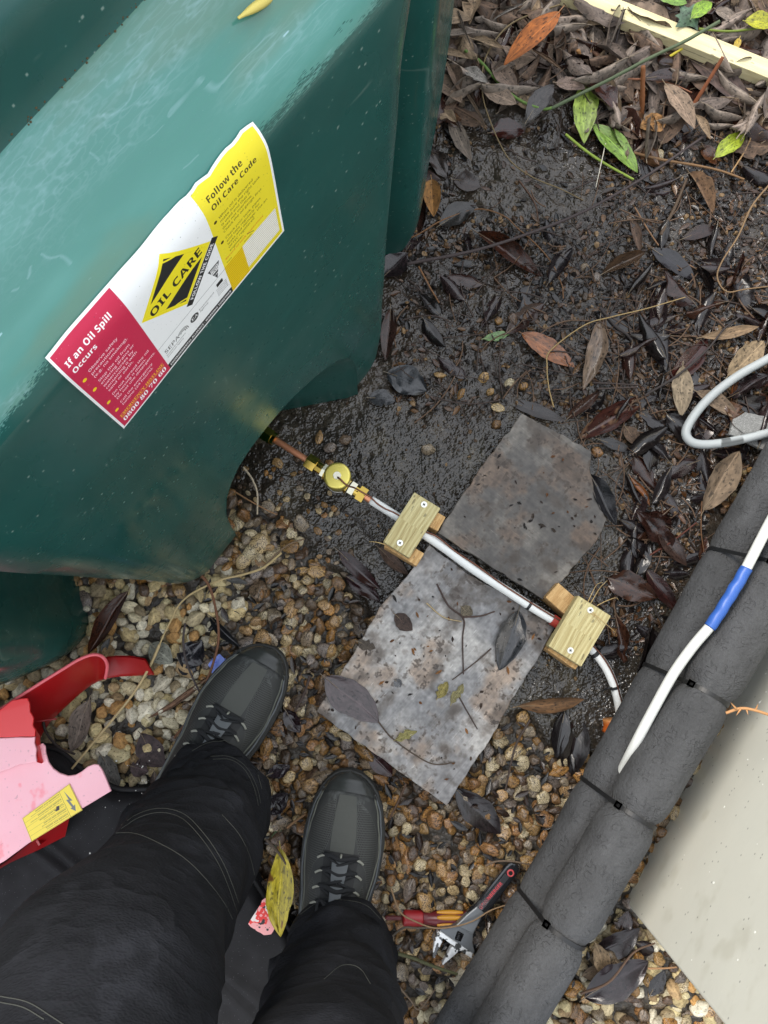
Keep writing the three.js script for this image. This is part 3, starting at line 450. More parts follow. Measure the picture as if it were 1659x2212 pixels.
{
  const c1 = thing('timber_clamp', 'pale softwood clamp with two screws over the pipe beside the brass valve', 'wooden clamp', 'timber pipe clamps');
  const ht = 0.078; part('top_block', block([[895, 1063], [951, 1097], [887, 1203], [825, 1174]], ht, 0.019), woodM, c1);
  part('base_rail', block([[918, 1090], [963, 1118], [945, 1148], [900, 1122]], 0.057, 0.05), woodB, c1);
  part('base_rail', block([[846, 1152], [916, 1196], [900, 1224], [829, 1180]], 0.057, 0.05), woodB, c1);
  screwAt(916, 1090, ht, c1); screwAt(864, 1173, ht, c1);
  const c2 = thing('timber_clamp', 'pale split softwood clamp with two screws where the white pipe bends down', 'wooden clamp', 'timber pipe clamps');
  const h2 = 0.074; part('top_block', block([[1248, 1289], [1321, 1327], [1259, 1437], [1182, 1400]], h2, 0.021), woodM, c2);
  part('base_rail', block([[1200, 1267], [1290, 1318], [1262, 1353], [1173, 1298]], 0.052, 0.048), woodB, c2);
  part('base_rail', block([[1204, 1372], [1268, 1408], [1246, 1444], [1180, 1408]], 0.052, 0.048), woodB, c2);
  screwAt(1275, 1318, h2, c2); screwAt(1232, 1405, h2, c2);
  const spl = std({ color: 0xbda16c, roughness: 0.8 }); let k = 0;
  for (const P of [[[1270, 1300, 0.076], [1282, 1275, 0.085], [1290, 1262, 0.09], [1302, 1258, 0.09]], [[1276, 1303, 0.076], [1296, 1270, 0.088], [1312, 1254, 0.092]], [[1290, 1308, 0.076], [1310, 1298, 0.082], [1330, 1291, 0.085], [1336, 1296, 0.084]], [[1280, 1322, 0.076], [1300, 1340, 0.078], [1330, 1366, 0.07]], [[1276, 1324, 0.076], [1290, 1336, 0.078], [1299, 1350, 0.077]]]) part('splinter', tube(P.map(p => G(...p)), t => 0.0007 * (1 - 0.7 * t), 10, 5), spl, c2);
  part('splinter', tube([G(832, 1176, 0.074), G(812, 1171, 0.07), G(797, 1170, 0.066)], t => 0.001 * (1 - 0.7 * t), 8, 5), spl, c1);
  tag(part('red_plug', (() => { const g = tube([G(1320, 1552, 0.018), G(1322, 1570, 0.018), G(1318, 1586, 0.018)], 0.0125, 8, 18); return g; })(), std({ map: dataTex(64, 64, (u, v) => { const a = tileFbm(u, v, 6, 3); return v > 0.72 ? [0.75, 0.68, 0.5] : a > 0.55 ? [0.72, 0.35, 0.12] : [0.68, 0.12, 0.1]; }, true), roughness: 0.4 })), 'short red and cream plastic cap lying below the end of the white pipe', 'pipe cap');
}
// ---------------------------------------------------------------- weathered sheets
function sheetTex(base, light, rust, sd, dir) {
  return dataTex(1024, 1024, (u, v) => {
    const g = tileNoise(u + sd, v * 0.04 + 0.02 * tileFbm(u, v, 4, 2), 256), g2 = tileNoise(u + 0.5, v * 0.08, 128), a = tileFbm(u + sd, v + 0.3, 5, 5), b = tileFbm(u + 0.7, v + sd, 9, 4), d = tileFbm(u + 0.1, v + 0.9 + sd, 14, 5), e = tileFbm(u * 1, v + 0.37 + sd, 40, 3);
    let c = base.map((q, k) => lerp(q, light[k], smooth(0.38, 0.72, a)));
    c = c.map((q, k) => lerp(q, rust[k], smooth(0.48, 0.72, b) * 0.65));
    const k = 0.92 + 0.09 * (g - 0.5) + 0.05 * (g2 - 0.5) + 0.3 * (e - 0.5) + 0.25 * (tileFbm(u + 0.6, v + 0.2, 90, 2) - 0.5); c = c.map(q => q * k);
    const dirt = smooth(0.52, 0.85, d) * 0.65 + smooth(0.58, 0.78, tileFbm(u + 0.2, v + 0.8, 70, 3)) * 0.7 * smooth(0.35, 0.6, b);
    c = c.map((q, i) => lerp(q, [0.19, 0.145, 0.105][i], clamp(dirt)));
    const scr = tileNoise(u * 1 + 0.2, v * 0.03, 512) > 0.95 && a > 0.45 ? 0.12 : 0; return c.map(q => q + scr);
  }, true);
}
const shBump = dataTex(512, 512, (u, v) => grey(0.15 * tileNoise(u, v * 0.05, 200) + 0.5 * tileFbm(u, v, 14, 4) + 0.2 * smooth(0.6, 0.68, tileFbm(u + 0.1, v + 0.9, 14, 5))));
function sheet(pts, h, th, tex, rough, rot, tilt) {
  const g = plate(pxs(pts, h), h, th, 0.0012), p = g.attributes.position, uv = []; const c = Math.cos(rot), s = Math.sin(rot);
  for (let i = 0; i < p.count; i++) { const x = p.getX(i), z = p.getZ(i); uv.push((x * c + z * s) * 2.6, (-x * s + z * c) * 2.6); if (tilt) p.setY(i, p.getY(i) + tilt(x, z)); }
  g.setAttribute('uv', new THREE.Float32BufferAttribute(uv, 2)); g.computeVertexNormals();
  return std({ map: tex, bumpMap: shBump, bumpScale: 0.0009, roughness: rough }) && part('weathered_board', g, phys({ map: tex, bumpMap: shBump, bumpScale: 0.0008, roughness: rough }));
}
const jag = (pts, amt, n, sd) => { const o = []; for (let i = 0; i < pts.length; i++) { const a = pts[i], b = pts[(i + 1) % pts.length], L = Math.hypot(b[0] - a[0], b[1] - a[1]), k = Math.max(1, Math.round(L / n)); for (let j = 0; j < k; j++) { const t = j / k, x = lerp(a[0], b[0], t), y = lerp(a[1], b[1], t), q = j ? amt * noise(x * 0.07 + sd, y * 0.07) + amt * 0.5 * noise(x * 0.3 + sd, y * 0.3) : 0; o.push([x - (b[1] - a[1]) / L * q, y + (b[0] - a[0]) / L * q]); } } return o; };
const boardA = [[1128, 893], [1277, 974], [1275, 1020], [1291, 1085], [1311, 1121], [1290, 1168], [1257, 1204], [1221, 1247], [1173, 1295], [945, 1151], [1048, 996]];
const boardB = [[927, 1178], [969, 1208], [1010, 1240], [1142, 1312], [1201, 1349], [1165, 1417], [1117, 1493], [1057, 1601], [1013, 1665], [965, 1741], [683, 1537], [735, 1457], [789, 1369], [821, 1309], [872, 1252]];
const BAh = 0.034, BBh = 0.030;
tag(sheet(jag(boardA, 2.2, 9, 1), BAh, 0.009, sheetTex([0.31, 0.295, 0.28], [0.49, 0.465, 0.43], [0.42, 0.33, 0.26], 0.1), 0.5, 2.25), 'dark grey weathered board with one ragged edge, on the mud beside the white pipe', 'board');
tag(sheet(jag(boardB, 1.6, 10, 7), BBh, 0.006, sheetTex([0.50, 0.495, 0.495], [0.68, 0.665, 0.645], [0.60, 0.50, 0.41], 0.55), 0.42, 0.72), 'pale grey weathered board with dirt and leaf scraps, lying on the gravel', 'board');
// ---------------------------------------------------------------- timber batten, grey cable, grey offcut
{
  const a = G(1190, -42, 0.055), b = G(1690, 160, 0.055), d = b.clone().sub(a).normalize(), n = V(-d.z, 0, d.x); const c = a.clone().add(b).multiplyScalar(0.5);
  const g = new RoundedBoxGeometry(0.031, 0.022, 0.95, 2, 0.0012), p = g.attributes.position, uv = g.attributes.uv; for (let i = 0; i < p.count; i++) uv.setXY(i, (p.getX(i) + p.getY(i) * 2) * 8, p.getZ(i) * 3);
  const xd = new THREE.Vector3().crossVectors(V(0, 1, 0), d); const m = new THREE.Matrix4().makeBasis(xd, V(0, 1, 0), d); m.setPosition(c.x + d.x * 0.15, 0.044, c.z + d.z * 0.15); g.applyMatrix4(m);
  const bt = std({ map: woodTex([0.86, 0.82, 0.66], [0.78, 0.73, 0.55], 1, 3), bumpMap: woodBump, bumpScale: 0.0006, roughness: 0.75 });
  tag(part('timber_batten', g, bt), 'long pale planed timber batten lying across the dry leaf litter', 'batten');
  const w = [[1800, 680, 0.06], [1720, 735, 0.05], [1659, 775, 0.04], [1600, 808, 0.032], [1545, 848, 0.026], [1505, 890, 0.024], [1482, 930, 0.024], [1490, 952, 0.024], [1515, 960, 0.024], [1560, 957, 0.026], [1620, 945, 0.034], [1700, 925, 0.04], [1800, 900, 0.045]].map(q => G(...q));
  tag(part('grey_cable', tube(w, 0.0070, 120, 14), std({ map: dataTex(64, 512, (u, v) => { const k = tileFbm(u, v, 24, 3) > 0.7 ? 0.35 : 0.66 + 0.06 * tileFbm(u, v, 8, 2); return [k * 0.97, k, k]; }, true), roughness: 0.45 })), 'grey plastic cable bent into a loop over the wet leaves', 'cable');
  const og = plate(pxs(jag([[1584, 905], [1610, 890], [1690, 905], [1760, 940], [1740, 990], [1659, 975], [1575, 938]], 1.5, 8, 3), 0.026), 0.026, 0.008, 0.001);
  { const p2 = og.attributes.position, u2 = []; for (let i = 0; i < p2.count; i++) u2.push(p2.getX(i) * 8, p2.getZ(i) * 8); og.setAttribute('uv', new THREE.Float32BufferAttribute(u2, 2)); }
  tag(part('felt_offcut', og, std({ map: dataTex(256, 256, (u, v, i, j) => { const k = 0.38 + 0.1 * tileFbm(u, v, 20, 3) + (hash3(i, j, 2) > 0.9 ? 0.25 : 0) + 0.1 * hash3(i, j, 8); return [k, k, k * 0.98]; }, true), roughness: 0.9 })), 'grey speckled roofing felt offcut beneath the grey cable', 'felt offcut');
}
console.log('line', Date.now() - T0);
// ---------------------------------------------------------------- tool bag
const cordura = dataTex(256, 256, (u, v, i, j) => { const w = ((i >> 1) + (j >> 1)) % 2 ? 1 : 0.75, k = (0.13 + 0.05 * tileFbm(u, v, 6, 4)) * w; const d = hash3(i, j, 4) > 0.9985 ? 0.45 : 0; return [k + d, k + d, k * 1.05 + d]; }, true);
const bagM = phys({ map: rep(cordura, 9), bumpMap: rep(cordura, 9), bumpScale: 0.001, roughness: 0.82, specularIntensity: 0.4 });
{
  const bag = thing('tool_bag', 'black woven fabric tool bag lying flat under the red cover and the trouser leg', 'bag');
  const out = pxs([[-330, 1590], [-100, 1600], [90, 1622], [150, 1668], [236, 1712], [340, 1716], [440, 1790], [530, 1900], [580, 1975], [640, 2060], [660, 2210], [640, 2420], [300, 2560], [-330, 2500]], 0.05);
  const cen = out.reduce((a, p) => a.add(p), V(0, 0, 0)).multiplyScalar(1 / out.length), cc = new THREE.CatmullRomCurve3(out, true, 'catmullrom', 0.35);
  const N = 160, M = 60, TH = 0.042;
  const hAt = (x, z, e) => { const dx = x - out[2].x, dz = z - out[2].z; return 0.0; };
  const ridge = (x, z) => { const a = G(105, 1838, 0.05), b = G(520, 2150, 0.05), ex = b.x - a.x, ez = b.z - a.z, l = Math.hypot(ex, ez), d = ((x - a.x) * ez - (z - a.z) * ex) / l; return 0.007 * Math.exp(-Math.pow(d / 0.007, 2)) + 0.007 * Math.exp(-Math.pow((d + 0.021) / 0.007, 2)) - 0.003 * Math.exp(-Math.pow((d + 0.01) / 0.004, 2)); };
  const g = gridGeo(N, M, (u, v) => {
    const p = cc.getPointAt(u % 1), k = 1 - v; const x = lerp(cen.x, p.x, k), z = lerp(cen.z, p.z, k); const ed = p.distanceTo(cen) * v; const rim = smooth(0, 0.03, ed);
    return V(x, -0.012 + TH * Math.sqrt(clamp(1 - Math.pow(1 - rim, 2))) + rim * (0.003 * noise(x * 12, z * 12) + ridge(x, z) + 0.0016 * noise(x * 40, z * 40)), z);
  }, (u, v, p) => [p.x, p.z], true);
  part('bag_body', g, bagM, bag);
  const rim = []; for (let k = 0; k <= 100; k++) { const p = cc.getPointAt(k / 100 % 1); rim.push(V(lerp(p.x, cen.x, 0.025), 0.013, lerp(p.z, cen.z, 0.025))); }
  part('edge_piping', tube(rim, 0.004, 300, 8), std({ color: 0x141416, roughness: 0.75 }), bag);
  const dust = []; for (let k = 0; k < 130; k++) { const q = G(340 + rr(-1, 1) * rr(0, 190) , 1700 + rr(-60, 200), 0.037); const cg = new THREE.IcosahedronGeometry(rr(0.0003, 0.0009) * (rnd() < 0.1 ? 2 : 1), 0); cg.translate(q.x, 0.036 + rr(-0.001, 0.002), q.z); dust.push(cg); }
  stuff(part('white_crumbs', mergeGeometries(dust), std({ color: 0xd8d8d2, roughness: 0.8 }), bag));
  // torn printed strip on the bag
  const tg = plate(pxs(jag([[566, 1945], [580, 1938], [590, 1965], [600, 1998], [586, 2018], [570, 2020], [536, 1996]], 2, 8, 5), 0.042), 0.042, 0.0012, 0);
  { const p2 = tg.attributes.position, u2 = []; for (let i = 0; i < p2.count; i++) u2.push(p2.getX(i) * 14, p2.getZ(i) * 14); tg.setAttribute('uv', new THREE.Float32BufferAttribute(u2, 2)); }
  tag(part('torn_label', tg, std({ map: dataTex(128, 128, (u, v) => { const a = tileFbm(u, v, 5, 4), b = tileFbm(u + 0.4, v, 12, 3); return b > 0.66 ? [0.12, 0.11, 0.12] : a > 0.52 ? [0.9, 0.62, 0.62] : a > 0.42 ? [0.86, 0.18, 0.16] : [0.88, 0.84, 0.82]; }, true), roughness: 0.5 })), 'torn red and white printed scrap on the edge of the black bag', 'paper scrap');
}
// ---------------------------------------------------------------- red burner cover
{
  const cov = thing('burner_cover', 'red plastic burner cover with faded pink top and yellow high voltage sticker', 'plastic cover');
  const red = phys({ color: 0xa30f14, roughness: 0.3, clearcoat: 0.35, clearcoatRoughness: 0.2, map: dataTex(256, 256, (u, v) => { const a = tileFbm(u, v, 5, 4), k = 0.82 + 0.25 * a; return [k, k, k]; }, true) });
  const redL = phys({ color: 0xd9262b, roughness: 0.32, clearcoat: 0.3 });
  const pinkT = dataTex(512, 512, (u, v, i, j) => { const a = tileFbm(u, v, 5, 4), s = 1 - 0.12 * smooth(0.8, 0.9, tileFbm(u + 0.3, v, 90, 2)), r = smooth(0.68, 0.8, tileFbm(u + 0.8, v + 0.1, 16, 4)) * 0.12; return [(0.93 + 0.04 * a) * s, (0.66 + 0.08 * a - r) * s, (0.70 + 0.08 * a - r) * s]; }, true);
  const pink = phys({ map: rep(pinkT, 3), roughness: 0.34, clearcoat: 0.3, clearcoatRoughness: 0.25 });
  const uvxz = g => { const p = g.attributes.position, u = []; for (let i = 0; i < p.count; i++) u.push(p.getX(i) + p.getY(i), p.getZ(i)); g.setAttribute('uv', new THREE.Float32BufferAttribute(u, 2)); return g; };
  const hp = 0.092;
  const pp = part('top_panel', uvxz(plate(pxs([[-160, 1700], [0, 1642], [60, 1620], [84, 1609], [91, 1606], [97, 1612], [98, 1626], [104, 1646], [114, 1660], [128, 1670], [146, 1676], [163, 1674], [177, 1666], [189, 1656], [202, 1651], [212, 1652], [220, 1662], [228, 1680], [240, 1709], [160, 1757], [60, 1823], [10, 1860], [-60, 1900], [-200, 1950]], hp), hp, 0.004, 0.0012)), pink, cov); pp.userData.label = 'faded pink flat panel with a rounded notch';
  // walls below the panel on its lower side
  const ruled = (top, bot, th, mat, nm) => { const n = 40, ct = new THREE.CatmullRomCurve3(top, false, 'catmullrom', 0.3), cb = new THREE.CatmullRomCurve3(bot, false, 'catmullrom', 0.3); const f = (u, v) => ct.getPointAt(u).lerp(cb.getPointAt(u), v); const side = (u, v, o) => { const p = f(u, v), e = 0.01, d1 = f(Math.min(1, u + e), v).sub(f(Math.max(0, u - e), v)), d2 = f(u, 1).sub(f(u, 0)); return p.addScaledVector(d1.cross(d2).normalize(), o); }; return part(nm, uvxz(gridGeo(n, 16, (u, v) => v < 0.45 ? side(u, v / 0.45, th / 2) : v <= 0.55 ? side(u, 1, lerp(th / 2, -th / 2, (v - 0.45) / 0.1)) : side(u, (1 - v) / 0.45, -th / 2))), mat, cov); };
  const rp = (a, h) => a.map(([u, v]) => G(u, v, h));
  ruled([[-160, 1950, 0.088], [0, 1868, 0.088], [60, 1822, 0.088], [150, 1762, 0.088]].map(q => G(...q)), [[-120, 1950, 0.04], [10, 1868, 0.04], [80, 1836, 0.04], [140, 1806, 0.04]].map(q => G(...q)), 0.003, red, 'side_wall');
  part('inner_rib', (() => { const g = new THREE.BoxGeometry(0.003, 0.03, 0.02); const p = G(88, 1805, 0.065); g.rotateY(0.6); g.translate(p.x, p.y, p.z); return g; })(), red, cov);
  // curved wall standing on the gravel
  const top = [[-60, 1560], [0, 1532], [40, 1506], [90, 1474], [140, 1443], [170, 1425], [196, 1415], [214, 1415], [226, 1423], [232, 1436], [231, 1450], [228, 1465]].map(([u, v], i) => G(u, v, i < 9 ? 0.092 : lerp(0.09, 0.062, (i - 8) / 3)));
  const bot = [[20, 1690], [50, 1668], [76, 1630], [88, 1592], [108, 1560], [140, 1528], [170, 1500], [196, 1480], [208, 1474], [216, 1471], [222, 1469], [227, 1467]].map(([u, v], i) => G(u, v, i < 8 ? 0.012 : lerp(0.012, 0.056, (i - 8) / 3)));
  ruled(top, bot, 0.0034, red, 'curved_wall');
  part('wall_edge', tube(top.map(p => p.clone().add(V(0, 0.0006, 0))), 0.0024, 120, 8), std({ color: 0xd8636a, roughness: 0.5 }), cov);
  part('inner_rib', tube([G(76, 1560, 0.055), G(100, 1556, 0.05), G(122, 1553, 0.045)], 0.0014, 6, 6), red, cov);
  // outer flange
  ruled([[222, 1421, 0.05], [250, 1418, 0.05], [285, 1419, 0.05], [314, 1425, 0.046]].map(q => G(...q)), [[229, 1465, 0.03], [262, 1461, 0.024], [300, 1459, 0.02], [333, 1457, 0.018]].map(q => G(...q)), 0.003, red, 'flange');
  // torn box end, red shading into faded pink at a straight line
  const h3 = 0.104;
  part('torn_end', uvxz(plate(pxs(jag([[-120, 1560], [0, 1533], [26, 1513], [44, 1509], [58, 1508], [63, 1520], [64, 1537], [72, 1552], [70, 1566], [76, 1576], [75, 1591], [-120, 1597]], 0.8, 6, 2), h3), h3, 0.004, 0.001)), redL, cov);
  part('torn_end', uvxz(plate(pxs(jag([[-120, 1597], [75, 1592], [74, 1604], [78, 1618], [77, 1634], [80, 1646], [40, 1652], [0, 1668], [-120, 1720]], 0.8, 6, 4), h3), h3, 0.004, 0.001)), pink, cov);
  ruled([[76, 1577, 0.103], [76, 1592, 0.103], [75, 1605, 0.103], [79, 1620, 0.103], [79, 1646, 0.103]].map(q => G(...q)), [[84, 1590, 0.085], [86, 1606, 0.085], [90, 1620, 0.085], [93, 1634, 0.085], [92, 1648, 0.094]].map(q => G(...q)), 0.003, redL, 'torn_wall');
  // sticker
  const st = canvas(1024, 560, (x, w, h) => {
    x.fillStyle = '#f0d64c'; x.fillRect(0, 0, w, h); x.strokeStyle = '#4a431c'; x.lineWidth = 5; x.strokeRect(8, 8, w - 16, h - 16);
    x.beginPath(); x.moveTo(230, 8); x.lineTo(230, h - 8); x.stroke();
    const T = [['ATTENZIONE! ALTA TENSIONE', 'Prima di accedere all\'interno togliere tensione.'], ['ACHTUNG! HOCHSPANNUNG', 'Vor dem Offnen der Haube Spannung abschalten.'], ['ATTENTION! HAUTE TENSION', 'Avant d\'ouvrir couper la tension.'], ['WARNING! HIGH VOLTAGE', 'Switch off the current before opening.'], ['ATENCION! ALTA TENSION', 'Antes de abrir cortar la corriente.']];
    T.forEach(([a, b], k) => { const y = 28 + k * 106; x.fillStyle = '#4a431c'; x.font = 'bold 36px sans-serif'; x.fillText(a, 250, y + 32, 740); x.font = '30px sans-serif'; x.fillText(b, 250, y + 68, 740); if (k) x.fillRect(232, y - 8, w - 242, 3); });
    x.fillStyle = '#6d6f72'; x.beginPath(); x.moveTo(150, 50); x.lineTo(82, 300); x.lineTo(128, 278); x.lineTo(104, 400); x.lineTo(70, 390); x.lineTo(108, 510); x.lineTo(176, 410); x.lineTo(142, 408); x.lineTo(178, 222); x.lineTo(134, 246); x.closePath(); x.fill();
    x.fillStyle = '#2a1c2a'; x.beginPath(); x.moveTo(330, 240); x.lineTo(380, 220); x.lineTo(410, 270); x.lineTo(440, 260); x.lineTo(420, 300); x.lineTo(360, 310); x.fill();
  });
  const q4 = [[178, 1750], [68, 1818], [150, 1693], [48, 1768]].map(([u, v]) => G(u, v, hp + 0.0012));
  const sm = part('warning_sticker', gridGeo(4, 4, (u, v) => q4[0].clone().lerp(q4[1], u).lerp(q4[2].clone().lerp(q4[3], u), v)), phys({ map: st, roughness: 0.4 }), cov); sm.userData.label = 'yellow high voltage sticker';
}
// ---------------------------------------------------------------- adjustable wrench and screwdriver
{
  const wr = thing('adjustable_wrench', 'black handled adjustable wrench with open steel jaws on the wet gravel', 'wrench');
  const h = 0.024, blk = phys({ color: 0x24262a, roughness: 0.35, roughnessMap: rep(smear, 6), metalness: 0.3, clearcoat: 0.4 });
  const stl = std({ color: 0xd6d9db, metalness: 0.2, roughness: 0.35, roughnessMap: rep(smear, 8), map: dataTex(128, 128, (u, v) => { const a = tileFbm(u, v, 12, 4), k = a > 0.62 ? 0.3 : 0.8 + 0.3 * a; return [k, k, k]; }, true) });
  const uvm = g => { const p = g.attributes.position, u = []; for (let i = 0; i < p.count; i++) u.push(p.getX(i) * 12, p.getZ(i) * 12); g.setAttribute('uv', new THREE.Float32BufferAttribute(u, 2)); return g; };
  part('neck', uvm(plate(pxs([[1030, 1958], [1046, 1972], [1030, 2004], [1022, 2020], [1000, 2008], [984, 2000], [1006, 1978]], h + 0.0042), h + 0.0042, 0.012, 0.002)), std({ color: 0x6c7074, metalness: 0.4, roughness: 0.36 }), wr);
  part('handle', uvm(plate(pxs([[1093, 1872], [1099, 1866], [1107, 1863], [1115, 1866], [1122, 1873], [1123, 1880], [1118, 1890], [1080, 1940], [1040, 1992], [1029, 2004], [1000, 2004], [985, 1998], [1008, 1976], [1040, 1938]], h + 0.003), h + 0.003, 0.012, 0.003)), blk, wr);
  part('head', (() => { const s = pxs([[946, 2012], [952, 2006], [975, 2003], [995, 1994], [1010, 1990], [1026, 2004], [1022, 2020], [1021, 2036], [1025, 2056], [1020, 2064], [985, 2040], [955, 2022]], h); const g = new THREE.Shape(s.map(p => new THREE.Vector2(p.x, -p.z))); g.holes.push(new THREE.Path(pxs([[988, 2008], [1005, 2017], [996, 2037], [980, 2027]], h).map(p => new THREE.Vector2(p.x, -p.z)))); const e = new THREE.ExtrudeGeometry(g, { depth: 0.008, bevelEnabled: true, bevelThickness: 0.0015, bevelSize: 0.0012, bevelOffset: -0.0012, bevelSegments: 2 }); e.rotateX(-Math.PI / 2); e.translate(0, h - 0.0095, 0); return uvm(e); })(), std({ color: 0x63676b, metalness: 0.4, roughness: 0.38 }), wr);
  part('fixed_jaw', uvm(plate(pxs([[942, 2016], [950, 2010], [960, 2019], [957, 2033], [939, 2071], [934, 2070], [936, 2045]], h + 0.0015), h + 0.0015, 0.012, 0.0015)), stl, wr);
  part('jaw_rail', uvm(plate(pxs([[944, 2019], [953, 2013], [1021, 2060], [1019, 2071]], h + 0.002), h + 0.002, 0.010, 0.001)), stl, wr);
  part('movable_jaw', uvm(plate(pxs([[974, 2047], [985, 2045], [996, 2051], [980, 2066], [957, 2086], [955, 2083]], h + 0.0015), h + 0.0015, 0.012, 0.0015)), stl, wr);
  const a = G(993, 2013, h - 0.001), b = G(988, 2031, h - 0.001); for (let k = 0; k < 5; k++) { const g = new THREE.TorusGeometry(0.0036, 0.0008, 6, 14); const q = new THREE.Quaternion().setFromUnitVectors(V(0, 0, 1), b.clone().sub(a).normalize()); g.applyQuaternion(q); const p = a.clone().lerp(b, (k + 0.5) / 5); g.translate(p.x, p.y, p.z); part('adjusting_worm', g, std({ color: 0x3a3c40, metalness: 0.9, roughness: 0.4 }), wr); }
  // moulded name along the handle
  const tt = canvas(1024, 128, (x, w, hh) => { x.fillStyle = '#26282c'; x.fillRect(0, 0, w, hh); x.fillStyle = '#c0454c'; x.font = 'bold 104px sans-serif'; x.textBaseline = 'middle'; x.fillText('ROTHENBERGER', 14, 66, 996); for (let k = 0; k < 260; k++) { const px = hash3(k, 1, 7) * 330, py = hash3(k, 2, 7) * hh; x.fillStyle = `rgba(${k % 2 ? '38,40,44' : '120,118,120'},0.75)`; x.beginPath(); x.arc(px, py, 3 + 7 * hash3(k, 3, 7), 0, 7); x.fill(); } });
  const P0 = G(1031, 1969, h + 0.0034), P1 = G(1096, 1891, h + 0.0034), e = P1.clone().sub(P0), nn = V(-e.z, 0, e.x).normalize().multiplyScalar(-0.0042);
  part('name_marking', gridGeo(2, 1, (u, v) => P0.clone().addScaledVector(e, u).addScaledVector(nn, v * 2 - 1)), std({ map: tt, roughness: 0.45 }), wr);
  const rg = new THREE.TorusGeometry(0.0041, 0.0013, 8, 26); rg.rotateX(Math.PI / 2); const rc = G(1103, 1886, h + 0.003); rg.translate(rc.x, rc.y, rc.z); part('hanging_hole_ring', rg, std({ color: 0xb9474b, roughness: 0.5 }), wr);
  const hg = new THREE.CylinderGeometry(0.003, 0.003, 0.001, 18); hg.translate(rc.x, rc.y + 0.0003, rc.z); part('hanging_hole', hg, std({ color: 0x08080a, roughness: 0.9 }), wr);

  const sd = thing('screwdriver', 'red and yellow handled screwdriver half buried beneath the wrench', 'screwdriver');
  const hs = 0.004, A = G(868, 1983, hs), B = G(1018, 1985, hs), d = B.clone().sub(A), ax = t => A.clone().addScaledVector(d, t), prof = [[0, 0.006], [0.03, 0.0105], [0.1, 0.0104], [0.28, 0.0102], [0.36, 0.0085], [0.44, 0.0094], [0.52, 0.0108], [0.9, 0.0108], [1, 0.009]];
  const R = t => { for (let k = 1; k < prof.length; k++) if (t <= prof[k][0]) return lerp(prof[k - 1][1], prof[k][1], (t - prof[k - 1][0]) / (prof[k][0] - prof[k - 1][0])); return 0.009; };
  part('handle', tube([ax(0), ax(0.25), ax(0.5), ax(0.75), ax(1)], R, 60, 20), phys({ color: 0x5d1a20, roughness: 0.35 }), sd);
  const gr = part('grip_pad', tube([ax(0.01), ax(0.12), ax(0.22), ax(0.31)], (t) => R(0.01 + t * 0.3) + 0.0006, 20, 20), phys({ color: 0x8f1c22, roughness: 0.4 }), sd);
  const pd = V(-d.z, 0, d.x).normalize();
  for (const [o, y] of [[-0.0048, 0.0092], [0.0054, 0.0087], [-0.0099, 0.0036]]) part('grip_stripe', tube([ax(0.5), ax(0.6), ax(0.75), ax(0.88)].map(p => p.clone().addScaledVector(pd, o).add(V(0, y, 0))), t => 0.0037 * Math.pow(Math.sin(Math.PI * clamp(t, 0.03, 0.97)), 0.3), 24, 10), phys({ color: 0xb8821e, roughness: 0.4 }), sd);
  part('shaft', tube([ax(0.01), ax(-0.1), ax(-0.24)], 0.0032, 8, 10), std({ color: 0x5a2022, roughness: 0.5 }), sd);
  tag(part('blue_scrap', (() => { const g = gridGeo(14, 10, (u, v) => { const p = G(455 + 32 * u + 4 * Math.sin(v * 9), 1418 + 34 * v + 5 * Math.sin(u * 8), 0.012); p.y += 0.006 * noise(u * 4, v * 4) + 0.003; return p; }); return g; })(), std({ color: 0x7d8fd6, roughness: 0.6 })), 'crumpled blue plastic scrap beside the shoe toe', 'plastic scrap');
}
console.log('items', Date.now() - T0);
// ---------------------------------------------------------------- person: legs in black work trousers, trainers
const person = thing('person', 'person standing in black work trousers and dark mesh trainers, seen from above', 'person');
const cloth = dataTex(512, 512, (u, v, i, j) => { const t = ((i + j) % 4 < 2 ? 1 : 0.86), a = tileFbm(u, v, 4, 4), d = smooth(0.55, 0.8, tileFbm(u + 0.3, v + 0.5, 6, 5)) * 0.03; const k = 0.118 * t * (0.8 + 0.5 * a) + d; return [k, k * 1.02, k * 1.12]; }, true);
const creaseT = dataTex(512, 512, (u, v) => { const r1 = 1 - Math.abs(tileFbm(u + 0.06 * tileFbm(u, v, 3, 2), v, 5, 3) * 2 - 1), r2 = 1 - Math.abs(tileFbm(u, v * 1 + 0.3, 13, 2) * 2 - 1), w = tileNoise(u, v, 256); return grey(0.55 * Math.pow(r1, 4) + 0.3 * Math.pow(r2, 3) + 0.15 * w); });
const trouserM = phys({ map: rep(cloth, 3), bumpMap: rep(creaseT, 1.3, 2.0), bumpScale: 0.0034, roughness: 0.9, specularIntensity: 0.3 });
let trouser;
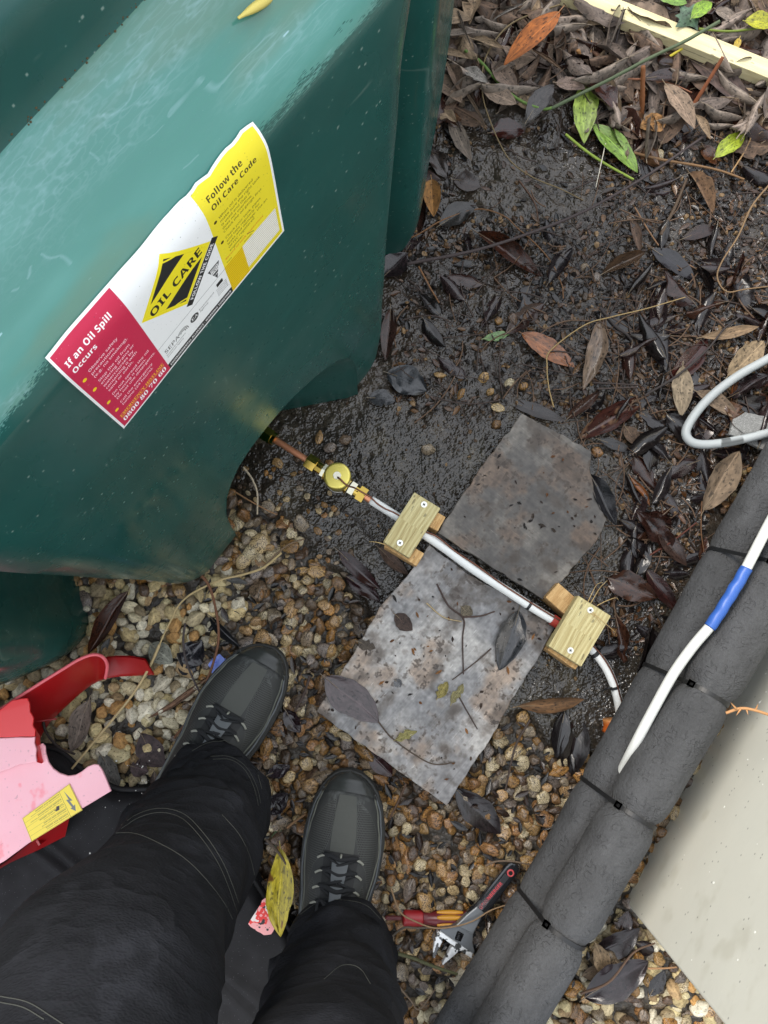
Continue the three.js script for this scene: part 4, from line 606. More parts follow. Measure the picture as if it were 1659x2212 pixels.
{
  const J = (u, v, h) => G(u, v, h);
  const la = J(462, 1722, 0.10), lm = J(405, 1860, 0.29), lk = J(225, 2135, 0.50), lh = V(-0.17, 0.88, 0.60);
  const ra = J(738, 2062, 0.10), rm = J(714, 2210, 0.31), rk = J(690, 2420, 0.50), rh = V(0.03, 0.88, 0.66);
  const caps = [[la, lm, 0.062, 0.066], [lm, lk, 0.066, 0.083], [lk, lh, 0.083, 0.1], [ra, rm, 0.060, 0.062], [rm, rk, 0.062, 0.074], [rk, rh, 0.074, 0.1], [lh, rh, 0.12, 0.12], [lh.clone().lerp(rh, 0.5), V(-0.07, 1.02, 0.66), 0.15, 0.15]];
  const sdC = (p, [a, b, r0, r1]) => { const ex = b.x - a.x, ey = b.y - a.y, ez = b.z - a.z, px = p.x - a.x, py = p.y - a.y, pz = p.z - a.z, t = clamp((px * ex + py * ey + pz * ez) / (ex * ex + ey * ey + ez * ez)); return Math.hypot(px - ex * t, py - ey * t, pz - ez * t) - lerp(r0, r1, t); };
  const smin = (a, b, k) => { const h = clamp(0.5 + 0.5 * (b - a) / k); return lerp(b, a, h) - k * h * (1 - h); };
  // hem planes: cut square to the shin just above the shoe
  const hem = [[la, lm.clone().sub(la).normalize(), lm], [ra, rm.clone().sub(ra).normalize(), rm]];
  const ridge = x => 1 - Math.abs(x);
  const wr = p => {                                              // cloth folds
    const k = smooth(0.5, 0.1, p.y), q = smooth(0.55, 0.4, p.y);
    let d = 0.009 * noise(p.x * 9 + 3, p.y * 16, p.z * 9) + 0.007 * Math.pow(ridge(noise(p.x * 14 + p.y * 9, p.y * 20 - p.x * 6, p.z * 12 + 4)), 3) * (0.5 + k);
    d += 0.012 * k * Math.pow(ridge(noise(p.x * 7 + 9, p.y * 30 + p.x * 8, p.z * 7)), 4);
    for (const [a, n] of hem) { const s = (p.x - a.x) * n.x + (p.y - a.y) * n.y + (p.z - a.z) * n.z; if (s < 0.3 && Math.hypot(p.x - a.x - n.x * s, p.z - a.z - n.z * s) < 0.12) d += 0.013 * smooth(0.24, 0.05, s) * Math.pow(0.5 + 0.5 * Math.sin(s * 88 + 5 * noise(p.x * 9 + 2, p.z * 9, p.y * 3)), 2) * (0.35 + 0.65 * smooth(-0.3, 0.4, noise(p.x * 14, p.y * 9, p.z * 14))) * smooth(0, 0.03, s); }
    return d * q + (1 - q) * 0.004 * noise(p.x * 8, p.y * 8, p.z * 8);
  };
  const kneePatch = p => { let d = 0; for (const [c, dir] of [[lk, V(0.1, 0.35, -1)], [rm.clone().lerp(rk, 0.45), V(0.05, 0.3, -1)]]) { const q = p.clone().sub(c); const u = q.length(); if (q.dot(dir) > 0) d += 0.006 * smooth(0.15, 0.1, u); } return d; };
  const cen = V(-0.14, 0.54, 0.42), half = 0.56, N = 150;
  const mc = new MarchingCubes(N, trouserM, false, false, 400000); mc.isolation = 0;
  const hs = N / 2;
  for (let z = 0; z < N; z++) for (let y = 0; y < N; y++) for (let x = 0; x < N; x++) {
    const p = V(cen.x + (x - hs) / hs * half, cen.y + (y - hs) / hs * half, cen.z + (z - hs) / hs * half);
    let l = Math.min(sdC(p, caps[0]), 9); l = smin(l, sdC(p, caps[1]), 0.03); l = smin(l, sdC(p, caps[2]), 0.03);
    let r = sdC(p, caps[3]); r = smin(r, sdC(p, caps[4]), 0.03); r = smin(r, sdC(p, caps[5]), 0.03);
    let d = smin(Math.min(l, r), smin(sdC(p, caps[6]), sdC(p, caps[7]), 0.05), 0.04);
    if (d < 0.06 && d > -0.06) d -= wr(p) + kneePatch(p);
    for (const [a, n, b] of hem) { const q = (p.x - a.x) * n.x + (p.y - a.y) * n.y + (p.z - a.z) * n.z, near = Math.hypot(p.x - a.x, p.z - a.z); if (near < 0.16 && p.y < 0.3) d = Math.max(d, -(q) + 0.0 + 0.004 * noise(p.x * 30, p.z * 30)); }
    d = Math.max(d, p.y - 1.03);
    mc.field[x + y * N + z * N * N] = -d;
  }
  mc.update();
  const n = mc.count, pos = new Float32Array(n * 3), nor = new Float32Array(n * 3), uv = new Float32Array(n * 2);
  for (let i = 0; i < n; i++) { for (let k = 0; k < 3; k++) nor[i * 3 + k] = mc.normalArray[i * 3 + k]; pos[i * 3] = cen.x + mc.positionArray[i * 3] * half; pos[i * 3 + 1] = cen.y + mc.positionArray[i * 3 + 1] * half; pos[i * 3 + 2] = cen.z + mc.positionArray[i * 3 + 2] * half; uv[i * 2] = (pos[i * 3] + pos[i * 3 + 2] * 0.4) * 2; uv[i * 2 + 1] = (pos[i * 3 + 1] + pos[i * 3 + 2] * 0.6) * 2; }
  const g = new THREE.BufferGeometry(); g.setAttribute('position', new THREE.BufferAttribute(pos, 3)); g.setAttribute('normal', new THREE.BufferAttribute(nor, 3)); g.setAttribute('uv', new THREE.BufferAttribute(uv, 2));
  console.log('trouser verts', n);
  trouser = part('trousers', g, trouserM, person); trouser.userData.label = 'black cloth work trousers with pale double stitching';
  // stitching: traced, laid on the cloth
  trouser.updateMatrixWorld(true);
  const ray = new THREE.Raycaster(); const thread = std({ color: 0x3c3d38, roughness: 0.9 });
  const stitch = (P, r = 0.0004) => {
    const c = new THREE.CatmullRomCurve3(P.map(([u, v]) => V(u, v, 0))), pts = []; const k = Math.max(8, Math.round(c.getLength() / 16));
    for (let i = 0; i <= k; i++) { const q = c.getPointAt(i / k); ray.set(camera.position, rayDir(q.x, q.y).normalize()); const hit = ray.intersectObject(trouser)[0]; if (hit && (!pts.length || hit.point.distanceTo(pts[pts.length - 1]) < 0.06)) pts.push(hit.point.clone().addScaledVector(ray.ray.direction, -0.0007)); }
    if (pts.length > 3) part('stitching', tube(pts, r, pts.length * 3, 5), thread, trouser);
  };
  for (const P of [[[415, 1622], [450, 1604], [490, 1603], [525, 1622], [552, 1660], [566, 1705]], [[455, 1634], [495, 1634], [530, 1655], [555, 1700], [563, 1735]], [[460, 1640], [498, 1641], [528, 1662], [550, 1705], [558, 1740]],
    [[262, 1782], [300, 1757], [345, 1746], [395, 1757], [440, 1800], [480, 1860], [505, 1920], [520, 1965]], [[262, 1790], [300, 1766], [345, 1755], [390, 1766], [433, 1808], [472, 1866], [497, 1925], [512, 1970]], [[235, 1800], [290, 1800], [345, 1822], [400, 1855], [450, 1905], [490, 1960], [508, 2000]],
    [[480, 1760], [515, 1800], [538, 1845], [550, 1890]], [[0, 2152], [60, 2165], [110, 2195], [140, 2215]], [[0, 2165], [50, 2176], [95, 2202]],
    [[648, 1975], [690, 1948], [740, 1944], [790, 1955], [822, 1985]], [[655, 1990], [695, 1965], [740, 1960], [775, 1972]], [[700, 2115], [740, 2085], [775, 2090], [800, 2125]]]) stitch(P);
}
// ---- trainers
const shoeT = canvas(1024, 2048, (x, w, h) => {           // u across (left sole to right sole), v from toe (top) to heel
  x.fillStyle = '#4a4c4a'; x.fillRect(0, 0, w, h);
  const Y = t => t * h, X = u => u * w;
  // mesh vamp
  const mesh = (P) => { x.save(); x.beginPath(); P.forEach(([a, b], k) => k ? x.lineTo(X(a), Y(b)) : x.moveTo(X(a), Y(b))); x.closePath(); x.fillStyle = '#5c5e59'; x.fill(); x.clip(); x.fillStyle = '#1c1d1d'; for (let j = 0; j < 120; j++) for (let i = 0; i < 80; i++) { x.beginPath(); x.ellipse(i * 14 + (j % 2) * 7, j * 19, 4.6, 6.2, 0, 0, 7); x.fill(); } x.restore(); x.strokeStyle = '#7b7c74'; x.lineWidth = 3; x.beginPath(); P.forEach(([a, b], k) => k ? x.lineTo(X(a), Y(b)) : x.moveTo(X(a), Y(b))); x.closePath(); x.setLineDash([9, 5]); x.stroke(); x.setLineDash([]); };
  // wavy side overlays
  for (const sgn of [0, 1]) for (let k = 0; k < 6; k++) { x.strokeStyle = ['#3a3c3b', '#6f7069', '#434544', '#5f615c', '#343635', '#77776e'][k]; x.lineWidth = 16 - k; x.beginPath(); for (let j = 0; j <= 60; j++) { const t = 0.05 + 0.95 * j / 60, u0 = 0.05 + k * 0.026 + 0.012 * Math.sin(t * 24 + k * 1.4) + 0.03 * t; const u = sgn ? 1 - u0 : u0; j ? x.lineTo(X(u), Y(t)) : x.moveTo(X(u), Y(t)); } x.stroke(); }
  mesh([[0.25, 0.2], [0.34, 0.14], [0.43, 0.105], [0.45, 0.16], [0.445, 0.27], [0.41, 0.33], [0.31, 0.39], [0.25, 0.46], [0.21, 0.36]]);
  mesh([[0.75, 0.2], [0.66, 0.14], [0.57, 0.105], [0.55, 0.16], [0.555, 0.27], [0.59, 0.33], [0.69, 0.39], [0.75, 0.46], [0.79, 0.36]]);
  mesh([[0.24, 0.5], [0.31, 0.44], [0.36, 0.5], [0.35, 0.7], [0.27, 0.72]]); mesh([[0.76, 0.5], [0.69, 0.44], [0.64, 0.5], [0.65, 0.7], [0.73, 0.72]]);
  // toe cap and centre strip
  x.fillStyle = '#3c3e3d'; x.beginPath(); x.moveTo(0, 0); x.lineTo(w, 0); x.lineTo(w, Y(0.13)); x.quadraticCurveTo(X(0.72), Y(0.09), X(0.56), Y(0.08)); x.lineTo(X(0.44), Y(0.08)); x.quadraticCurveTo(X(0.28), Y(0.09), 0, Y(0.13)); x.fill();
  x.fillStyle = '#565853'; x.fillRect(X(0.455), Y(0.09), X(0.09), Y(0.26));
  // throat: tongue
  x.fillStyle = '#2b2d2e'; x.beginPath(); x.moveTo(X(0.41), Y(0.32)); x.lineTo(X(0.59), Y(0.32)); x.lineTo(X(0.64), Y(0.75)); x.lineTo(X(0.36), Y(0.75)); x.fill();
  x.fillStyle = '#1d1f20'; for (let j = 0; j < 60; j++) for (let i = 0; i < 30; i++) { const a = 0.42 + i * 0.0055, b = 0.37 + j * 0.0062; x.fillRect(X(a), Y(b), 3, 3); }
  for (let k = 0; k < 2600; k++) { const a = hash3(k, 1, 3) * w, b = hash3(k, 2, 3) * h, r = 0.6 + 3 * Math.pow(hash3(k, 3, 3), 3); x.fillStyle = `rgba(${k % 4 ? '120,120,108' : '20,20,20'},${0.12 + 0.25 * hash3(k, 5, 3)})`; x.beginPath(); x.arc(a, b, r, 0, 7); x.fill(); }
  for (let k = 0; k < 60; k++) { const a = (0.3 + 0.4 * hash3(k, 8, 3)) * w, b = (0.02 + 0.12 * hash3(k, 9, 3)) * h; x.fillStyle = 'rgba(150,156,150,0.2)'; x.beginPath(); x.ellipse(a, b, 18 * hash3(k, 4, 3) + 4, 34 * hash3(k, 6, 3) + 5, hash3(k, 7, 3) * 3, 0, 7); x.fill(); }
});
const shoeM = phys({ map: shoeT, color: 0xa2a3a6, roughness: 0.68, bumpMap: shoeT, bumpScale: 0.0008 }), soleM = std({ color: 0x2a2b2a, roughness: 0.7, bumpMap: rep(smear, 6), bumpScale: 0.0006 }), toeM = phys({ color: 0x343635, roughness: 0.42, roughnessMap: rep(smear, 5) }), laceM = std({ color: 0x17191c, roughness: 0.85 }), tabM = std({ color: 0x8b8c82, roughness: 0.7 }), strapM = std({ color: 0x53575a, roughness: 0.6 });
function shoe(toe, dir, mirror, name) {
  const g = new THREE.Group(); g.name = 'shoe'; person.add(g); g.userData.label = name;
  const L = 0.305, W = 0.057;
  const tab = (A, t) => { for (let k = 1; k < A.length; k++) if (t <= A[k][0]) { const q = (t - A[k - 1][0]) / (A[k][0] - A[k - 1][0]); return lerp(A[k - 1][1], A[k][1], q * q * (3 - 2 * q) * 0.5 + q * 0.5); } return A[A.length - 1][1]; };
  const wA = [[0, 0.0], [0.012, 0.26], [0.03, 0.42], [0.06, 0.58], [0.1, 0.72], [0.16, 0.86], [0.24, 0.965], [0.32, 1.0], [0.42, 0.97], [0.55, 0.87], [0.7, 0.8], [0.85, 0.78], [0.94, 0.66], [0.985, 0.36], [1, 0]];
  const hA = [[0, 0.030], [0.03, 0.043], [0.08, 0.054], [0.15, 0.061], [0.25, 0.068], [0.36, 0.078], [0.48, 0.094], [0.6, 0.112], [0.7, 0.12], [0.8, 0.115], [0.92, 0.10], [1, 0.08]];
  const bend = t => (mirror ? -1 : 1) * 0.010 * (Math.pow(Math.abs(t - 0.45) / 0.55, 2)) * (t < 0.45 ? 1 : -0.4);
  const inn = t => (mirror ? -1 : 1);
  const S = (u, t) => { const a = (1 - u) * Math.PI, c = Math.cos(a), s = Math.sin(a); let w = W * tab(wA, t), hh = tab(hA, t); const side = -c * (mirror ? -1 : 1); if (side > 0 && t < 0.2) w *= 1 + 0.1 * side * (1 - t / 0.2); const p = 0.62 + 0.25 * smooth(0.25, 0.55, t); return V(bend(t) + w * Math.sign(c) * Math.pow(Math.abs(c), p), 0.022 + (hh - 0.022) * Math.pow(Math.max(s, 0), 0.86), t * L); };
  const tw_ = v => Math.pow(v, 1.25);
  part('upper', gridGeo(56, 110, (u, v) => S(u, tw_(v)), (u, v) => [u, 1 - tw_(v)]), shoeM, g);
  // sole: rounded slab following the outline, with side grooves
  const so = (a) => { const t = a < 0.5 ? a * 2 : 2 - a * 2, sg = a < 0.5 ? -1 : 1; const tt = tw_(t); const q = S(sg < 0 ? 0 : 1, tt); return q; };
  part('sole', gridGeo(160, 12, (u, v) => { const p = so(u), c = V(bend(0.5), 0, L * 0.5), o = p.clone().sub(c); o.y = 0; const l = o.length(), k = v < 0.1 ? v / 0.1 : v > 0.9 ? (1 - v) / 0.1 : 1, y = clamp((v - 0.1) / 0.8); const out = 0.0022 + 0.002 * Math.sin(y * Math.PI) + (Math.sin(u * 150) > 0.6 && y < 0.5 ? -0.0012 : 0) + (Math.abs(y - 0.62) < 0.07 ? -0.001 : 0); const r = (l + out) * k / l; return V(c.x + o.x * r, 0.001 + y * 0.028, c.z + o.z * r); }, null, true), soleM, g);
  // toe cap and centre strip as raised overlays
  part('toe_cap', gridGeo(40, 14, (u, v) => { const edge = 0.075 + 0.05 * Math.pow(Math.abs(u - 0.5) * 2, 2) ; const p = S(lerp(0.02, 0.98, u), tw_(lerp(0.02, 1, v) * Math.pow(edge, 0.8))); return p.add(V(0, 0.0012, -0.0012)); }, (u, v) => [u, v]), toeM, g);
  part('centre_strip', gridGeo(8, 24, (u, v) => S(lerp(0.452, 0.548, u), lerp(0.085, 0.32, v)).add(V(0, 0.0014, 0)), (u, v) => [u * 0.2, v]), std({ color: 0x454743, roughness: 0.75, bumpMap: rep(smear, 3), bumpScale: 0.0005 }), g);
  // raised wavy side panels
  for (const sg of [0, 1]) for (let k = 0; k < 3; k++) part('side_panel', tube(Array.from({ length: 22 }, (_, j) => { const t = 0.08 + 0.86 * j / 21, u0 = 0.07 + k * 0.05 + 0.014 * Math.sin(t * 22 + k * 1.7) + 0.03 * t; const q = S(sg ? 1 - u0 : u0, t); return q; }), (t) => 0.0021 - k * 0.0003, 70, 6), [soleM, strapM, std({ color: 0x55574f, roughness: 0.8 })][k], g);
  // laces, loops, tongue straps
  const on = (u, t, o = 0.002) => S(u, t).add(V(0, o, 0));
  const rows = [0.335, 0.395, 0.455, 0.515, 0.575];
  rows.forEach((t, k) => {
    const w = 0.085 + k * 0.018;
    part('lace', tube([on(0.5 - w, t, 0.002), on(0.5 - w * 0.5, t - 0.004, 0.006), on(0.5, t + 0.006, 0.0075), on(0.5 + w * 0.5, t - 0.004, 0.006), on(0.5 + w, t, 0.002)], 0.0031, 26, 8), laceM, g);
    if (k < 4) { const w2 = w + 0.018; part('lace', tube([on(0.5 - w, t, 0.003), on(0.5, t + 0.032, 0.0055), on(0.5 + w2, t + 0.06, 0.003)], 0.0021, 20, 8), laceM, g); part('lace', tube([on(0.5 + w, t, 0.003), on(0.5, t + 0.03, 0.0065), on(0.5 - w2, t + 0.06, 0.003)], 0.0021, 20, 8), laceM, g); }
    for (const sg of [-1, 1]) part('lace_loop', tube([on(0.5 + sg * (w - 0.012), t, 0.004), on(0.5 + sg * (w + 0.028), t + 0.010, 0.0028), on(0.5 + sg * (w + 0.06), t + 0.022, 0.001)], 0.0017, 10, 6), tabM, g);
  });
  const strap = (t0, t1, o) => part('tongue_strap', gridGeo(6, 16, (u, v) => S(lerp(0.468, 0.532, u), lerp(t0, t1, v)).add(V(0, o + 0.005 * Math.sin(v * Math.PI) + (Math.abs(u - 0.5) > 0.4 ? -0.0006 : 0), 0))), strapM, g);
  strap(0.35, 0.435, 0.005); strap(0.445, 0.57, 0.006);
  part('centre_tab', tube([on(0.5, 0.326, 0.003), on(0.5, 0.332, 0.008), on(0.5, 0.342, 0.008)], 0.0016, 8, 6), tabM, g);
  const bx = mirror ? 0.40 : 0.41; part('lace_bow', tube([on(0.47, 0.53, 0.009), on(bx, 0.5, 0.012), on(bx - 0.02, 0.54, 0.011), on(bx, 0.58, 0.011), on(0.46, 0.56, 0.01)], 0.0022, 40, 8, 0.8), laceM, g);
  part('lace_end', tube([on(0.52, 0.56, 0.009), on(0.62, 0.575, 0.01), on(0.72, 0.60, 0.004)], 0.0021, 20, 8), laceM, g);
  const d = V(dir.x, 0, dir.z).normalize(), m = new THREE.Matrix4().makeBasis(new THREE.Vector3().crossVectors(V(0, 1, 0), d), V(0, 1, 0), d); m.setPosition(toe.x, toe.y, toe.z); g.applyMatrix4(m);
  return g;
}
{
  const d1 = G(470, 1615, 0.05).sub(G(563, 1450, 0.05)), t1 = G(586, 1397, 0.02); t1.y = 0.008; shoe(t1, d1, false, 'dark trainer on the forward foot');
  const d2 = G(738, 1880, 0.05).sub(G(764, 1720, 0.05)), t2 = G(768, 1664, 0.02); t2.y = 0.008; shoe(t2, d2, true, 'dark trainer beside the pale board');
}
console.log('person', Date.now() - T0);
// ---------------------------------------------------------------- gravel
{
  const bed = new THREE.Group(); add(bed, 'gravel_bed'); struct(bed);
  const stoneGeo = (k, det) => {
    const g0 = new THREE.IcosahedronGeometry(1, det), p = g0.attributes.position, seen = new Map(), P = [], idx = [], uv = [];
    const sx = 0.75 + 0.65 * hash3(k, 1, 11), sy = 0.34 + 0.36 * hash3(k, 2, 11), szz = 0.65 + 0.4 * hash3(k, 3, 11), pl = []; for (let q = 0; q < 7; q++) pl.push([V(hash3(k, q, 21) - 0.5, hash3(k, q, 22) - 0.5, hash3(k, q, 23) - 0.5).normalize(), 0.72 + 0.25 * hash3(k, q, 24)]);
    for (let i = 0; i < p.count; i++) { const v = V(p.getX(i), p.getY(i), p.getZ(i)), key = v.toArray().map(a => a.toFixed(4)).join(); if (!seen.has(key)) { let r = 1 + 0.22 * noise(v.x * 1.6 + k * 7, v.y * 1.6, v.z * 1.6) + 0.09 * noise(v.x * 5 + k, v.y * 5, v.z * 5); const w = v.clone().multiplyScalar(r); for (const [n, d] of pl) { const e = w.dot(n) - d; if (e > 0) w.addScaledVector(n, -e * 0.92); } seen.set(key, P.length / 3); P.push(w.x * sx, w.y * sy, w.z * szz); uv.push(0.5 + v.x * 0.4 + v.y * 0.13, 0.5 + v.z * 0.4 + v.y * 0.11); } idx.push(seen.get(key)); }
    return geo(P, idx, uv);
  };
  const G8 = Array.from({ length: 12 }, (_, k) => stoneGeo(k, 3));
  const speck = (dark, amt, sd) => dataTex(256, 256, (u, v, i, j) => { const a = tileFbm(u + sd, v, 7, 4), b = tileFbm(u, v + sd, 34, 3), c = tileNoise(u, v, 96), h = hash3(i, j, 13); let k = 0.78 + 0.35 * (a - 0.4) + 0.12 * (h - 0.5); const s = smooth(1 - amt, 1 - amt + 0.06, b * 0.7 + 0.3 * c); return [lerp(k, dark[0], s), lerp(k * 0.99, dark[1], s), lerp(k * 0.96, dark[2], s)]; }, true);
  const dryT = speck([0.42, 0.38, 0.3], 0.36, 0.1), wetT = speck([0.14, 0.11, 0.09], 0.45, 0.4);
  const bmp = dataTex(128, 128, (u, v) => grey(tileFbm(u, v, 12, 4)));
  const dryM = std({ map: dryT, bumpMap: bmp, bumpScale: 0.0008, roughness: 0.82 }), wetM = phys({ map: wetT, bumpMap: bmp, bumpScale: 0.0007, roughness: 0.34, ior: 1.5 });
  const dryC = [0xece2c4, 0xe2d5ab, 0xd6c294, 0xf4eedc, 0xc99c62, 0xdad2bf, 0xab9b7e, 0xe0cfa0, 0xcbbd9c, 0xf0ead8, 0xb59a74], wetC = [0xc4a06c, 0xa8814f, 0x93714c, 0xd8bf92, 0x705846, 0xbd8c4e, 0xe4d4b0, 0x9f8d78, 0x5e4e40, 0xcba678, 0x958880, 0xb08458, 0xdac9a6, 0xa99a86, 0x7d6a58];
  const cache = {}; const mat = (wet, c) => { const key = wet + ':' + c; if (!cache[key]) { cache[key] = (wet ? wetM : dryM).clone(); cache[key].color.setHex(c); } return cache[key]; };
  const all = [], dryPoly = pxs([[-300, 1230], [180, 1265], [420, 1262], [470, 1215], [520, 1300], [470, 1380], [410, 1480], [370, 1600], [360, 1760], [-300, 1800]], 0), dry2 = pxs([[1000, 2100], [1250, 1930], [1700, 1900], [1900, 2600], [700, 2600], [820, 2180]], 0);
  const dryAt = (x, z) => Math.max(smooth(-0.03, 0.03, distPoly(x, z, dryPoly)), 0.65 * smooth(-0.03, 0.05, distPoly(x, z, dry2)));
  const px0 = -0.78, px1 = 0.78, pz0 = -0.18, pz1 = 0.72;
  const pass = (sp, r0, r1, y0, y1, keep, big) => { for (let x = px0; x < px1; x += sp) for (let z = pz0; z < pz1; z += sp) { const jx = x + rr(-0.45, 0.45) * sp, jz = z + rr(-0.45, 0.45) * sp; if (gz(jx, jz) < 0.5 || rnd() > keep) { rnd(); continue; } const e = distPoly(jx, jz, gravelPoly); if (e < 0.03 && rnd() > 0.45 + e * 18) continue; const dr = dryAt(jx, jz); const r = lerp(r0, r1, Math.pow(rnd(), 1.5)) * (1 + 0.1 * dr * rnd()) * (rnd() < 0.14 ? rr(1.15, 1.45) : rnd() < 0.25 ? 0.7 : 1); all.push([jx, -0.004 + rr(y0, y1), jz, r, rnd() < dr, big]); } };
  pass(0.0165, 0.0075, 0.011, -0.017, -0.011, 1, 0); pass(0.0180, 0.0085, 0.0122, -0.010, -0.003, 0.95, 0); pass(0.0235, 0.0085, 0.0135, -0.002, 0.004, 0.75, 1);
  // strays seen on the slab and in the mud, and the patch by the cable
  for (const [u, v, r] of [[712, 968, 9], [690, 945, 10], [745, 950, 10], [712, 1000, 8], [600, 1000, 8], [640, 990, 6], [925, 970, 13], [1072, 918, 10], [1075, 882, 9], [995, 850, 8], [1100, 828, 8], [1045, 815, 9], [1060, 845, 7], [1130, 835, 9], [1078, 690, 8], [1108, 690, 9], [650, 1130, 12], [640, 1170, 10], [1413, 384, 9], [1425, 335, 9], [1292, 975, 11], [1345, 1250, 9], [1240, 1330, 8], [1263, 578, 9], [1288, 600, 8], [1265, 640, 7], [950, 810, 8], [1330, 1365, 9], [1370, 1140, 6]]) { const p = G(u, v, 0.005); all.push([p.x, gy(p.x, p.z) + 0.003, p.z, r * 1.35 / 1390, false, 2]); }
  for (let k = 0; k < 60; k++) { const u = rr(1535, 1650), v = rr(990, 1110); if (u + v < 2570) continue; const p = G(u, v, 0.005); all.push([p.x, gy(p.x, p.z) + rr(0.001, 0.008), p.z, rr(7, 12) / 1390, false, 1]); }
  for (let k = 0; k < 120; k++) { const u = rr(500, 760), v = rr(1010, 1250); const p = G(u, v, 0); const e = distPoly(p.x, p.z, gravelPoly); if (e > 0.01 || e < -0.05 - 0.03 * rnd()) continue; all.push([p.x, gy(p.x, p.z) + 0.002, p.z, rr(5, 9) / 1390, false, 1]); }
  const vis = p => { const q = V(p[0], p[1], p[2]).project(camera); return Math.abs(q.x) < 1.03 && Math.abs(q.y) < 1.03; };
  camera.updateMatrixWorld(true); camera.updateProjectionMatrix();
  const score = p => (p[5] === 2 ? 1 : 0) + (p[5] ? p[3] : 0) + (vis(p) ? 0 : -9);
  const order = all.map((p, i) => [score(p), i]).sort((a, b) => b[0] - a[0]); const indiv = new Set(order.slice(0, 298).map(a => a[1]));
  const eul = () => new THREE.Euler(rr(-0.5, 0.5), rr(0, 6.28), rr(-0.5, 0.5));
  const col = (wet) => { const c = new THREE.Color(pick(wet ? wetC : dryC)); const k = rr(0.75, 1.3); return c.multiplyScalar(k); };
  const inst = { w: G8.map(() => []), d: G8.map(() => []) };
  all.forEach((p, i) => {
    const k = Math.floor(rnd() * 12), e = eul(), wet = !p[4];
    if (indiv.has(i)) { const m = new THREE.Mesh(G8[k], mat(wet, pick(wet ? wetC : dryC))); m.castShadow = m.receiveShadow = true; m.name = 'stone'; m.position.set(p[0], p[1], p[2]); m.rotation.copy(e); m.scale.setScalar(p[3]); bed.add(m); }
    else inst[wet ? 'w' : 'd'][k].push([p, e]);
  });
  const one = new THREE.Object3D();
  for (const [key, M] of [['w', wetM], ['d', dryM]]) G8.forEach((g, k) => { const A = inst[key][k]; if (!A.length) return; const im = new THREE.InstancedMesh(g, M, A.length); A.forEach(([p, e], i) => { one.position.set(p[0], p[1], p[2]); one.rotation.copy(e); one.scale.setScalar(p[3]); one.updateMatrix(); im.setMatrixAt(i, one.matrix); im.setColorAt(i, col(key === 'w')); }); im.castShadow = im.receiveShadow = true; im.name = 'gravel'; stuff(im); bed.add(im); });
  console.log('gravel', all.length);
}
// ---------------------------------------------------------------- leaves
const veinT = [0, 1, 2].map(k => dataTex(256, 128, (u, v) => {
  const s = Math.abs(v - 0.5) * 2, mid = Math.exp(-Math.pow(s / 0.05, 2)), ph = (u * (11 + k * 2) - s * 1.9 + 20) % 1, lat = Math.exp(-Math.pow((ph - 0.5) / 0.09, 2)) * smooth(1, 0.2, s), n = tileFbm(u + k * 0.3, v, 9, 4), f = tileFbm(u, v + k * 0.2, 40, 2), spot = smooth(0.66, 0.74, tileFbm(u + 0.4, v + k * 0.37, 18, 3));
  const c = clamp(0.74 + 0.4 * (n - 0.4) + 0.15 * (f - 0.5) + 0.2 * mid + 0.05 * lat) * (1 - 0.4 * spot); return [c, c * (0.985), c * 0.97];
}, true));
const veinB = dataTex(256, 128, (u, v) => { const s = Math.abs(v - 0.5) * 2, ph = (u * 12 - s * 1.9 + 20) % 1; return grey(clamp(0.5 + 0.5 * Math.exp(-Math.pow(s / 0.06, 2)) - 0.1 * Math.exp(-Math.pow((ph - 0.5) / 0.12, 2)) + 0.35 * (tileFbm(u, v, 20, 3) - 0.5))); });
const leafMat = { dry: veinT.map(t => std({ map: t, bumpMap: veinB, bumpScale: 0.0007, vertexColors: true, roughness: 0.8 })), wet: veinT.map(t => phys({ map: t, bumpMap: veinB, bumpScale: 0.0003, vertexColors: true, roughness: 0.22, ior: 1.5 })), fresh: veinT.map(t => phys({ map: t, bumpMap: veinB, bumpScale: 0.0008, vertexColors: true, roughness: 0.42 })) };
